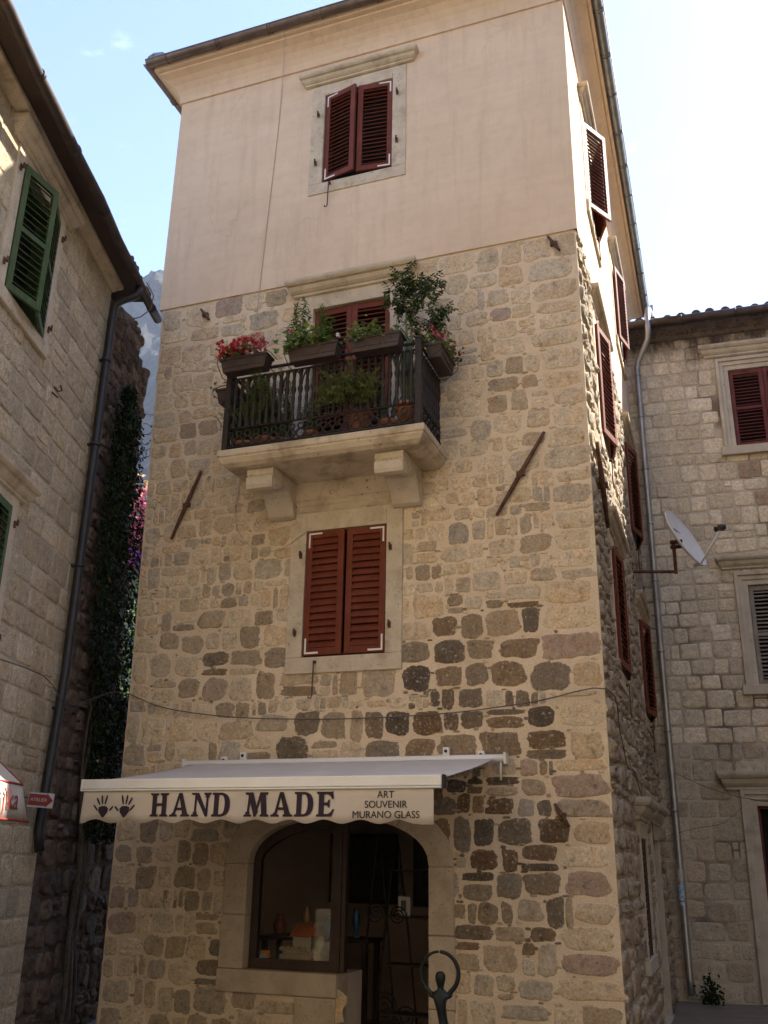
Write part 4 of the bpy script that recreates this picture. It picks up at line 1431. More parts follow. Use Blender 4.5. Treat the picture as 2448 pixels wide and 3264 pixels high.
def build_left():
    mb = MB()
    wins = [(8.60, 7.36, 1.02, 1.52), (8.52, 3.82, 1.02, 1.54), (5.2, 7.36, 1.02, 1.52), (5.2, 3.82, 1.04, 1.58), (3.4, 0.02, 1.2, 2.4)]
    mb.sheet(rect(0.5, LE, -0.3, LZ), 0.0, 0, [hole(w) for w in wins])
    mb.add([(LE, 0, -0.3), (LE, 6, -0.3), (LE, 6, LZ), (LE, 0, LZ)], [(0, 1, 2, 3)])
    mb.add([(0.5, 0, -0.3), (0.5, 6, -0.3), (0.5, 6, LZ), (0.5, 0, LZ)], [(3, 2, 1, 0)])
    mb.build('wall', M['mortar_side'], left)

    def ex(cx, cz, hx, hz):
        for (c, z, w, h) in wins:
            if abs(cx - c) < w / 2 + 0.16 and z - 0.1 < cz < z + h + 0.3:
                return True
        return False
    sm = MB()
    rng = random.Random(21)
    stone_field(sm, 0.5, LE, 0.0, LZ, rng, tone_left, course=(0.24, 0.33), aspect=(0.9, 2.1), gap=(0.004, 0.009), H=(0.006, 0.016), p=(7, 13), jit=0.025,
                excl=ex, wav=0.015, split=0.05, rim=(0.40, 0.34, 0.27), n=20, rough=0.3)
    sm.build('masonry', M['ashlar'], left, tone=True)
    for i, (c, z, w, h) in enumerate(wins):
        if i == 4:
            wn = window(left, (c, 0, z), (0, 0, 0), w, h, 0.2, 0.2, 0.02, 0.04, 'trim', (-w / 2 - 0.3, w / 2 + 0.3, 1.2, h + 0.2), 0.05, name='door')
            recess(wn, w, h, jm=M['green_paint'])
            continue
        wn = window(left, (c, 0, z), (0, 0, 0), w, h, 0.17, 0.14, 0.16, 0.03, 'trim', (-w / 2 - 0.26, w / 2 + 0.26, 1.0, h + 0.12), 0.05)
        add_shutters(wn, w, h, 0.0, -0.045, 20 if i == 0 else 4, 15 if i == 0 else 4, M['green_paint'], brackets=False, mid=True, pitch=0.085, ang=36)
        recess(wn, w, h, jm=M['green_paint'])
        pins(wn, [(-0.62, 1.4), (0.62, 1.4), (-0.62, 0.25), (0.62, 0.2)])
    # stone eaves course
    mb = MB()
    prof = [(0.01, 9.22), (0.04, 9.225), (0.06, 9.24), (0.15, 9.26), (0.16, 9.27), (0.16, 9.32), (0.0, 9.34)]
    vs, fs = [], []
    for o, z in prof:
        vs += [(0.4, -o, z), (LE, -o, z)]
    for i in range(len(prof) - 1):
        fs.append((i * 2, i * 2 + 1, i * 2 + 3, i * 2 + 2))
    mb.add(vs, fs)
    mb.build('eaves_course', M['trim_dirty'], left, bevel=0.006)
    # roof and gutter run on over the ruined wall
    mb = MB()
    E1 = 11.45
    n = int((E1 - 0.4) / 0.22) * 6
    vs, fs = [], []
    for i in range(n + 1):
        s = 0.4 + (E1 - 0.4) * i / n
        h = 0.05 * abs(sin(pi * i / 6))
        for r in range(8):
            q = r / 7
            vs.append((s, -0.40 + q * 4.0, 9.35 + q * 1.5 + h))
    for i in range(n):
        for r in range(7):
            fs.append((i * 8 + r, (i + 1) * 8 + r, (i + 1) * 8 + r + 1, i * 8 + r + 1))
    mb.add(vs, fs, 0, True)
    mb.box(0.4, E1, -0.385, 0.3, 9.325, 9.345, 1)
    mb.build('roof', [M['tile_dark'], M['brown_wood']], left)
    mb = MB()
    pts = [(0.4 + (11.82 - 0.4) * k / 30, -0.43 - 0.008 * sin(k * 1.7), 9.25 + 0.012 * sin(k * 0.9)) for k in range(31)]
    mb.tube(pts, 0.06, 12)
    for k in range(11):
        s = 0.9 + k * 1.06
        mb.tube([(s - 0.025, -0.43, 9.25), (s + 0.025, -0.43, 9.25)], 0.067, 12)
    mb.build('gutter', M['dark_gutter'], left)
    # broken tile ends and scraps along the last metres of the eaves
    mb = MB()
    rng = random.Random(4)
    for k in range(9):
        s = 10.5 + rng.random() * 1.0
        mb.tube([(s, -0.40, 9.38 + rng.random() * 0.05), (s + rng.uniform(-.02, .02), -0.12, 9.47 + rng.random() * 0.05)], [0.06, 0.05], 7)
    mb.tube([(11.1, -0.45, 9.42), (11.25, -0.52, 9.3), (11.2, -0.52, 9.05), (11.0, -0.45, 8.8), (10.8, -0.2, 8.6)], 0.008, 5)
    mb.build('broken_tile', M['tile_dark'], left)
    # rain pipe at the end of the squared masonry
    mb = MB()
    mb.tube([(10.9, -0.43, 9.2), (10.9, -0.41, 9.08), (10.91, -0.2, 9.0), (10.92, -0.12, 8.93), (10.93, -0.1, 8.7), (10.92, -0.1, 4.0), (10.75, -0.1, 2.25), (10.75, -0.14, 2.05)], 0.056, 10)
    for z in (8.1, 6.9, 5.3, 3.6):
        mb.tube([(10.92, -0.1, z - 0.02), (10.92, -0.1, z + 0.02)], 0.066, 10)
        mb.box(10.90, 10.94, -0.1, 0.02, z - 0.015, z + 0.015)
    mb.build('rain_pipe', M['dark_pipe'], left)
    mb = MB()
    mb.tube([(9.55, -0.06, 7.0), (9.62, -0.08, 6.98), (9.7, -0.09, 7.03), (9.66, -0.08, 7.08)], 0.011, 5)
    mb.tube([(9.62, 0.0, 6.98), (9.62, -0.09, 6.9)], 0.012, 5)
    mb.build('iron_hook', M['rust'], left)


build_left()

# ------------------------------------------------------------------ ruined rubble wall behind the left house
RW0, RW1 = 11.07, 13.2
ruin = empty('rubble_wall', LP(RW0, -0.06, 0), LROT, 'dark reddish rubble wall with a ragged broken end, beyond the black drainpipe', 'wall')


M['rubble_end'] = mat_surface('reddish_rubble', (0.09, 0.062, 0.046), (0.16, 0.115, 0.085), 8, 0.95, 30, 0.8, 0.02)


def build_ruin():
    rng = random.Random(33)
    mb = MB()
    ln = RW1 - RW0
    # core with a ragged outline
    edge = []
    prof = [(9.56, 1.30), (9.48, 1.62), (9.40, 1.74), (9.28, 1.62), (9.12, 1.60), (9.05, 1.85), (9.0, 2.20), (8.85, 2.24), (8.6, 2.14), (8.2, 2.17), (7.9, 2.10), (7.5, 2.13), (7.1, 2.06), (6.75, 2.05), (6.4, 2.2), (6.0, 2.25), (5.4, 2.4), (4.2, 2.5)]
    for (z0, e0), (z1, e1) in zip(prof, prof[1:]):
        k = max(1, int((z0 - z1) / 0.09))
        for j in range(k):
            z = z0 + (z1 - z0) * j / k
            edge.append((e0 + (e1 - e0) * j / k - 0.08 + 0.035 * nz(z * 4, 3.1) + 0.03 * nz(z * 11, 1.1), z))
    poly = [(0, 0), (5.2, 0), (5.2, 4.0), (2.45, 4.2)] + list(reversed(edge)) + [(0, 9.2)]
    mb.prism(poly, 0.0, 0.55)
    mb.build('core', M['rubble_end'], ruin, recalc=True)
    sm = MB()

    def tone(s, z, rng, hx=0, hz=0):
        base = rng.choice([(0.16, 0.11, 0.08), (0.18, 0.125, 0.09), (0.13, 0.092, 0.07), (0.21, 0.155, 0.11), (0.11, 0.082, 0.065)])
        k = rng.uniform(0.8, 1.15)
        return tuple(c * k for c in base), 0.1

    def ex(cx, cz, hx, hz):
        if cz > 4.2:
            e = min(edge, key=lambda q: abs(q[1] - cz))[0]
            return cx + hx > e + 0.07 or cz > 9.15 + cx * 0.28
        return False
    stone_field(sm, 0.0, 2.5, 4.2, 9.5, rng, tone, course=(0.16, 0.27), aspect=(0.7, 1.7), gap=(0.004, 0.014), H=(0.02, 0.055), jit=0.16, excl=ex, wav=0.09, split=0.25,
                rim=(0.22, 0.17, 0.13), n=14, rough=0.5)
    stone_field(sm, 0.0, 5.2, 0.0, 4.2, rng, tone, course=(0.2, 0.34), aspect=(0.7, 1.9), gap=(0.004, 0.014), H=(0.02, 0.06), jit=0.14, wav=0.09, split=0.2,
                rim=(0.22, 0.17, 0.13), n=14, rough=0.5)
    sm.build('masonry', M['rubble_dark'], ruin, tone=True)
    # broken end seen against the light
    em = MB()
    for (e, z) in edge:
        for k in range(2):
            yy = 0.10 + k * 0.26
            r = rng.uniform(0.05, 0.08)
            em.lathe([(0.0, -r), (r * 0.8, -r * 0.7), (r * 1.1, 0), (r * 0.8, r * 0.7), (0, r)], (e - 0.01 + rng.uniform(-.02, .03), yy + rng.uniform(-.05, .05), z), 7, sm=False)
    em.build('broken_end', M['rubble_end'], ruin)


build_ruin()

# ivy climbing the ruined wall
ivy = empty('ivy', LP(12.1, 0.0, 0.0), LROT, 'dark green ivy climbing the ruined rubble wall in the alley', 'climbing plant')


def build_ivy():
    rng = random.Random(3)
    lm = MB()
    st = MB()

    def bounds(z):
        # (left, right) of the ivy in metres from its foot, at height z
        l = [(2.0, 0.2), (3.2, -0.05), (3.8, -0.15), (4.7, -0.62), (6.2, -0.70), (7.0, -0.62), (7.6, -0.60), (7.9, -0.5), (8.05, -0.38)]
        r = [(2.0, 1.6), (3.8, 1.25), (5.0, 1.15), (5.8, 0.95), (6.4, 0.75), (7.0, 0.48), (7.5, 0.15), (7.9, 0.0), (8.05, -0.2)]

        def ip(t):
            for (z0, v0), (z1, v1) in zip(t, t[1:]):
                if z <= z1:
                    return v0 + (v1 - v0) * max(0, (z - z0) / (z1 - z0))
            return t[-1][1]
        return ip(l), ip(r)
    for i in range(8000):
        z = 2.2 + 5.95 * (rng.random() ** 0.95)
        a, b = bounds(z)
        a += 0.12 * nz(z * 3, 1.0)
        b += 0.14 * nz(z * 3, 8.0)
        s = a + (b - a) * rng.random()
        th = 0.5 + 0.5 * nz(s * 2.3, z * 2.3, 4)
        if th < 0.22 and rng.random() < 0.8:
            continue
        y = -0.06 - rng.random() * (0.08 + 0.26 * th)
        p = Vector((s, y, z))
        d = Vector((rng.uniform(-1, 1), rng.uniform(-0.6, 0.1), rng.uniform(-1.2, 0.1)))
        lm.leaf(p, d, Vector((rng.uniform(-.5, .5), -1, rng.uniform(0.0, 0.9))), rng.uniform(0.045, 0.08), rng.uniform(0.045, 0.075), 1 if rng.random() < 0.004 else 0)
    for k in range(7):
        s = rng.uniform(-0.1, 0.8)
        pts = []
        for j in range(26):
            z = 0.02 + j * 0.28 * (0.75 + 0.2 * (k % 3) / 2)
            a, b = bounds(max(2.0, z))
            pts.append((max(a, min(b, s + 0.15 * nz(z, k * 3.0))), -0.05 - 0.02 * sin(j), z))
        st.tube(pts, [0.03 - 0.022 * j / 25 for j in range(26)], 5)
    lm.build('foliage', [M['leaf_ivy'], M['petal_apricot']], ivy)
    st.build('stem', M['bark'], ivy)


build_ivy()

# a few wiry twigs leaning out of the broken end of the wall
tw = MB()
rng = random.Random(6)
for k in range(7):
    z = 7.2 + k * 0.16
    p = Vector((0.0, 0.0, z - 7.0))
    pts = [p]
    d = Vector((rng.uniform(0.3, 0.7), rng.uniform(-0.5, 0.1), rng.uniform(0.0, 0.5)))
    for j in range(5):
        pts.append(pts[-1] + d * 0.07 + Vector((rng.uniform(-.02, .02), rng.uniform(-.02, .02), rng.uniform(-.02, .03))))
    tw.tube(pts, [0.007, 0.006, 0.005, 0.004, 0.003, 0.002], 5)
    for j in range(2, 6):
        tw.leaf(pts[j], Vector((rng.uniform(-1, 1), rng.uniform(-1, 1), rng.uniform(-1, .5))), Vector((0, -1, 0.3)), 0.05, 0.03)
tag(tw.build('bare_twig', M['bark'], None, LP(13.05, 0.0, 7.2), (0, 0, LROT)), 'thin wiry twigs growing out of the broken wall end', 'plant')

# bougainvillea lit by the sun behind the alley
boug = empty('bougainvillea', (-6.55, 23.0, 0), 0, 'sunlit bougainvillea with pink, violet and apricot blooms in the gap', 'shrub')


def build_boug():
    rng = random.Random(9)
    fm = MB()
    gm = MB()
    sm = MB()
    for k in range(6):
        pts = [(rng.uniform(-.4, .4), rng.uniform(-.2, .2), 0)]
        for j in range(12):
            pts.append((pts[-1][0] + rng.uniform(-.08, .1), pts[-1][1] + rng.uniform(-.06, .06), (j + 1) * 0.9))
        sm.tube(pts, [0.04 - 0.003 * j for j in range(13)], 6)
    for i in range(6500):
        zz = rng.uniform(4.0, 8.75)
        z = 2 + (zz - 2) * 1.353
        x = rng.gauss(0.3, 0.5)
        y = rng.gauss(0, 0.35)
        if zz > 8.3 and rng.random() < 0.6:
            continue
        p = Vector((x, y, z))
        d = Vector((rng.uniform(-1, 1), rng.uniform(-1, 1), rng.uniform(-1, 1)))
        cl = nz(x * 0.9, y * 0.9, z * 0.8)
        if nz(x * 2.5 + 9, y * 2.5, z * 2.5) > 0.22 or rng.random() < 0.28 or zz < 6.95:
            gm.leaf(p, d, Vector((rng.random(), -1, 1)), 0.09, 0.06)
            continue
        if 6.9 < zz < 7.3:
            mi = 1 if rng.random() < 0.8 else 0
        elif zz > 8.5 or cl > 0.3:
            mi = 2
        else:
            mi = 0
        for q in range(3):
            dd = Vector((d.x + rng.uniform(-.8, .8), d.y + rng.uniform(-.8, .8), d.z + rng.uniform(-.8, .8)))
            fm.leaf(p, dd, Vector((rng.random(), -1, 1)), 0.13, 0.12, mi)
    fm.build('flowers', [M['petal_magenta'], M['petal_violet'], M['petal_apricot']], boug)
    gm.build('foliage', M['leaf_mid'], boug)
    sm.build('stem', M['bark'], boug)


build_boug()


# ------------------------------------------------------------------ mountain
def build_mountain():
    mb = MB()
    nx, nzr = 260, 130
    vs, fs = [], []
    for j in range(nzr + 1):
        for i in range(nx + 1):
            az = radians(-62 + 74 * i / nx)
            t = j / nzr
            base = 470 + 420 * t + 70 * noise.fractal(Vector((az * 9, t * 3, 1)), 1.0, 2.0, 6)
            top = 588 * (1 - 0.93 * max(0, (az + 0.22)) / 0.40) if az > -0.22 else 588 - 330 * (-0.22 - az)
            top = max(5, top) + 20 * noise.fractal(Vector((az * 14, 0, 4)), 0.9, 2.0, 8)
            h = top * (t ** 0.85) + 30 * noise.fractal(Vector((az * 16, t * 9, 7)), 0.85, 2.1, 8) * min(1, t * 4) * (1.15 - t)
            if j == 0:
                h = -5
            vs.append((base * sin(az), base * cos(az), h))
    for j in range(nzr):
        for i in range(nx):
            a = j * (nx + 1) + i
            fs.append((a, a + 1, a + nx + 2, a + nx + 1))
    mb.add(vs, fs, 0, False)
    tag(mb.build('mountain', M['mountain']), kind='structure')


build_mountain()

# ------------------------------------------------------------------ right house
RYAW = -radians(16.5)
RORG = Vector((4.77419399, 17.01096501, 0))
rhouse = empty('stone_house', RORG, RYAW, 'pale block house with a soot blackened eaves and tiled roof, at the right edge', 'house')


def build_right():
    X0, X1, HZ = -0.6, 7.9, 12.05
    wins = [(2.55, 9.45, 1.24, 1.62), (2.47, 4.98, 1.28, 1.78), (2.33, 0.02, 1.52, 2.96), (6.0, 9.45, 1.24, 1.62), (6.0, 4.98, 1.24, 1.78)]
    mb = MB()
    m, n, b = new_mat('sooty_mortar')
    v = objvec(n)
    f = nnoise(n, v, 0.55, 4, 0.6)
    c = ramp(n, f, [(0.50, (0.52, 0.455, 0.35)), (0.60, (0.19, 0.15, 0.115))])
    c = mix(n, soot_mask(n, v), c, (0.03, 0.023, 0.02))
    n.links.new(c, b.inputs['Base Color'])
    b.inputs['Roughness'].default_value = 0.95
    bump(n, b, nnoise(n, v, 25, 5, 0.7), 0.8, 0.02)
    M['sooty_mortar'] = m
    mb.sheet(rect(X0, X1, -0.3, HZ), 0.0, 0, [hole(w) for w in wins])
    mb.build('wall', M['sooty_mortar'], rhouse)

    def tone(s, z, rng, hx=0, hz=0):
        base = rng.choice([(0.67, 0.59, 0.445), (0.63, 0.55, 0.41), (0.71, 0.625, 0.475), (0.58, 0.50, 0.365), (0.65, 0.56, 0.405)])
        if z < 4:
            base = rng.choice([(0.46, 0.40, 0.30), (0.50, 0.435, 0.325), (0.43, 0.36, 0.26), (0.48, 0.395, 0.285)])
        if 2.0 < s < 4 and 8.4 < z < 9.2 and rng.random() < 0.6:
            base = (0.36, 0.27, 0.185)
        k = rng.uniform(0.86, 1.12)
        c = tuple(q * k for q in base)
        return c, 0.12

    def ex(cx, cz, hx, hz):
        for (c, z, w, h) in wins:
            if abs(cx - c) < w / 2 + 0.2 and z - 0.1 < cz < z + h + 0.2:
                return True
        return False
    sm = MB()
    rng = random.Random(17)
    stone_field(sm, X0, 4.2, 4.0, HZ, rng, tone, course=(0.24, 0.32), aspect=(0.75, 1.6), gap=(0.003, 0.011), H=(0.008, 0.02), p=(7, 14), jit=0.05, excl=ex, wav=0.05, split=0.10,
                rim=(0.38, 0.34, 0.28), n=20)
    stone_field(sm, X0, 4.2, 0.0, 4.0, rng, tone, course=(0.26, 0.37), aspect=(0.8, 1.7), gap=(0.007, 0.014), H=(0.005, 0.013), p=(6, 12), jit=0.055, excl=ex, wav=0.05, split=0.10,
                rim=(0.40, 0.36, 0.29), n=20)
    sm.build('masonry', M['block'], rhouse, tone=True)
    for i, (c, z, w, h) in enumerate(wins):
        if i == 2:
            wn = window(rhouse, (c, 0, z), (0, 0, 0), w, h, 0.25, 0.25, 0.02, 0.045, 'trim_grey', (-w / 2 - 0.40, w / 2 + 0.40, 1.55, h + 0.24), 0.05, moulded=True, name='door')
            recess(wn, w, h, jm=M['old_red_paint'])
            continue
        wn = window(rhouse, (c, 0, z), (0, 0, 0), w, h, 0.22, 0.24, 0.17, 0.04, 'trim_grey', (-w / 2 - 0.36, w / 2 + 0.36, 1.15, h + 0.30), 0.11, moulded=True)
        add_shutters(wn, w - 0.02, h - 0.02, 0.01, 0.015, 2, 3, M['old_red_paint'] if i in (0, 3) else M['grey_wood'], brackets=False, mid=True)
        recess(wn, w, h, jm=M['trim_grey'])
    # roof of barrel tiles, gutter
    mb = MB()
    per = 0.27
    k = int(8.4 / per)
    for i in range(k):
        x = -0.45 + i * per
        rr = 0.095
        pts = [(x + 0.01 * sin(i * 3), -0.34 + q * 3.2 / 6, 12.20 + 0.018 * sin(i * 7.3) + q * 1.2 / 6) for q in range(7)]
        mb.tube(pts, [rr] * 7, 10, 0)
    mb.add([(-0.6, -0.30, 12.15), (7.9, -0.30, 12.15), (7.9, 2.9, 13.35), (-0.6, 2.9, 13.35)], [(0, 1, 2, 3)])
    mb.build('roof', M['tile_dark'], rhouse)
    mb = MB()
    mb.tube([(-0.35, -0.42, 12.10), (7.9, -0.42, 12.10)], 0.085, 12)
    for i in range(7):
        x = 1.15 + i * 1.0
        mb.tube([(x - 0.02, -0.42, 12.10), (x + 0.02, -0.42, 12.10)], 0.094, 12)
    mb.build('gutter', M['dark_gutter'], rhouse)
    mb = MB()
    prof = [(0.01, 11.86), (0.06, 11.88), (0.09, 11.94), (0.20, 12.0), (0.27, 12.04), (0.27, 12.09), (0.0, 12.11)]
    vs, fs = [], []
    for o, z in prof:
        vs += [(-0.6, -o, z), (7.9, -o, z)]
    for i in range(len(prof) - 1):
        fs.append((i * 2, i * 2 + 1, i * 2 + 3, i * 2 + 2))
    mb.add(vs, fs)
    mb.build('eaves_course', M['tile_dark'], rhouse)
    # taller wing further along, out of the picture
    mb = MB()
    mb.box(4.25, 7.9, -0.005, 5.5, -0.3, 12.05)
    mb.build('plain_wall', M['mortar_side'], rhouse)


build_right()

# rain pipe between the two houses: down from the tower's eaves, past the tiles, along the corner
rp = empty('rain_pipe', T(0.20, 7.45, 0), TYAW, 'galvanised rain pipe running down the corner between the two stone houses', 'pipe')


def build_pipe():
    mb = MB()
    up = [(0.24, 1.55, 13.55), (0.24, 1.50, 13.2), (0.22, 0.0, 12.55), (0.20, -0.26, 12.2), (0.20, -0.26, 11.9), (0.17, -0.20, 11.75), (-0.06, -0.02, 11.4), (-0.09, 0.0, 11.25), (-0.09, 0.0, 6.0), (-0.07, 0.0, 0.35), (-0.05, -0.06, 0.12)]
    mb.tube(up, 0.058, 12)
    mb.build('pipe_run', M['silver_pipe'], rp)
    for z in (11.1, 10.2, 9.1, 8.0, 6.9, 5.6, 4.2, 2.9, 1.5):
        cm = MB()
        cm.tube([(-0.09, 0, z - 0.02), (-0.09, 0, z + 0.02)], 0.066, 12)
        cm.box(-0.11, -0.07, 0.0, 0.12, z - 0.012, z + 0.012)
        cm.build('clamp', M['silver_pipe'], rp)
    sm = MB()
    for (z0, z1, mi) in ((1.80, 1.98, 0), (1.42, 1.74, 1)):
        vs, fs = [], []
        for k in range(7):
            a = -pi / 2 + (k - 3) * 0.38
            for z in (z0, z1):
                vs.append((-0.08 + 0.0605 * cos(a), 0.0605 * sin(a), z))
        for k in range(6):
            fs.append((2 * k, 2 * k + 2, 2 * k + 3, 2 * k + 1))
        sm.add(vs, fs, mi, True)
    sm.build('paper_sticker', [M['sign_white'], M['blue_print']], rp)


build_pipe()

# weeds at the foot of the pipe
wd = MB()
rng = random.Random(77)
wd.tube([(0.28, -0.05, 0), (0.3, -0.06, 0.3), (0.27, -0.05, 0.55)], [0.012, 0.008, 0.003], 5)
for i in range(170):
    p = Vector((rng.gauss(0.28, 0.08), rng.gauss(-0.05, 0.05), abs(rng.gauss(0.12, 0.15))))
    wd.leaf(p, Vector((rng.uniform(-1, 1), rng.uniform(-1, .3), rng.uniform(-.3, 1))), Vector((0, -1, 0.6)), 0.07, 0.035)
tag(wd.build('weed', M['leaf_ivy'], None, T(0.15, 7.42, 0), (0, 0, TYAW)), 'dark weeds growing at the foot of the galvanised rain pipe', 'plant')

# ------------------------------------------------------------------ satellite dish
dish = empty('satellite_dish', T(-0.09, 5.1, 6.42), TYAW, 'pale grey satellite dish on a rusty bracket, right of the tower', 'satellite dish')


def build_dish():
    br = MB()
    br.box(-0.02, 0.03, -0.06, 0.06, -0.22, 0.14)
    br.tube([(0.0, 0, 0), (0.68, 0, -0.06)], 0.026, 8)
    br.tube([(0.68, 0, -0.09), (0.68, 0, 0.46)], 0.028, 8)
    br.box(0.63, 0.82, -0.05, 0.05, 0.33, 0.37)
    br.box(0.63, 0.82, -0.05, 0.05, 0.41, 0.45)
    br.build('bracket', M['rust'], dish, bevel=0.004)
    # view frame of the camera expressed in the tower frame, used only to turn the dish as it stands in the street
    nrm = Vector((0.90, -0.34, 0.42)).normalized()
    upv = (Vector((0, 0, 1)) - nrm * nrm.z).normalized()
    sd = upv.cross(nrm)
    R_, dep = 0.52, 0.09
    c0 = Vector((0.80, 0.0, 0.44))
    mt = Matrix((sd, upv, nrm)).transposed().to_4x4()
    mt.translation = c0
    mb = MB()
    vs, fs = [], []
    nr, na = 9, 40
    prof = [(R_ * k / nr, dep * (k / nr) ** 2) for k in range(nr + 1)] + [(R_ * 1.012, dep + 0.006), (R_ * 1.012, dep - 0.018), (R_ * 0.985, dep - 0.022)] + [(R_ * k / nr, dep * (k / nr) ** 2 - 0.022) for k in range(nr - 1, -1, -1)]
    for r, z in prof:
        for k in range(na):
            a = 2 * pi * k / na
            vs.append(mt @ Vector((r * cos(a) * 0.93, r * sin(a), z)))
    for i in range(len(prof) - 1):
        for k in range(na):
            fs.append((i * na + k, i * na + (k + 1) % na, (i + 1) * na + (k + 1) % na, (i + 1) * na + k))
    mb.add(vs, fs, 0, True)
    refl = mb.build('reflector', M['dish'], dish)
    lt = MB()
    text_into(lt, 'TRIAX', 0.10, mt @ Matrix.Translation((0.0, 0.17, dep * 0.13 + 0.006)) @ Matrix(((1, 0, 0, 0), (0, 0, 1, 0), (0, -1, 0, 0), (0, 0, 0, 1))))
    lt.build('lettering', M['ink_black'], refl)
    arm = MB()
    foot = mt @ Vector((0, -R_ * 0.98, dep * 0.9))
    feed = c0 + nrm * 0.60 + upv * -0.22
    arm.tube([foot, feed], 0.016, 6)
    arm.tube([mt @ Vector((0, -R_ * 0.9, -0.02)), foot], 0.03, 6)
    arm.build('feed_arm', M['trim'] if False else M['dish'], dish)
    ln = MB()
    ax = (c0 - feed).normalized()
    ln.tube([feed + Vector((0, 0, 0.04)) - ax * 0.09, feed + Vector((0, 0, 0.04)) + ax * 0.05], [0.035, 0.035], 10)
    ln.tube([feed + Vector((0, 0, 0.04)) + ax * 0.05, feed + Vector((0, 0, 0.04)) + ax * 0.08], [0.036, 0.046], 10)
    ln.box(feed.x - 0.03, feed.x + 0.07, feed.y - 0.03, feed.y + 0.03, feed.z - 0.0, feed.z + 0.085)
    ln.build('feed_horn', M['black_plastic'], dish)


build_dish()

# ------------------------------------------------------------------ awning over the shop
aw = empty('shop_awning', T(-2.9, 0, 2.3), TYAW, 'cream shop awning printed HAND MADE with two hand prints, over the arched shop window', 'awning')


def ribbon(mb, pts, w, y, mi=0):
    """flat brush stroke of width w through points, rounded ends"""
    k = len(pts)
    L_, R_ = [], []
    for i, (x, z) in enumerate(pts):
        a = Vector(pts[min(i + 1, k - 1)]) - Vector(pts[max(i - 1, 0)])
        a.normalize()
        ww = w[i] if hasattr(w, '__len__') else w
        L_.append((x - a.y * ww / 2, z + a.x * ww / 2))
        R_.append((x + a.y * ww / 2, z - a.x * ww / 2))
    vs = [(x, y, z) for x, z in L_ + R_]
    fs = [(i, i + k, i + k + 1, i + 1) for i in range(k - 1)]
    mb.add(vs, fs, mi)
    for (cx, cz), ww in ((pts[0], w[0] if hasattr(w, '__len__') else w), (pts[-1], w[-1] if hasattr(w, '__len__') else w)):
        mb.add([(cx + ww / 2 * cos(2 * pi * q / 12), y - 0.0002, cz + ww / 2 * sin(2 * pi * q / 12)) for q in range(12)], [tuple(range(12))], mi)


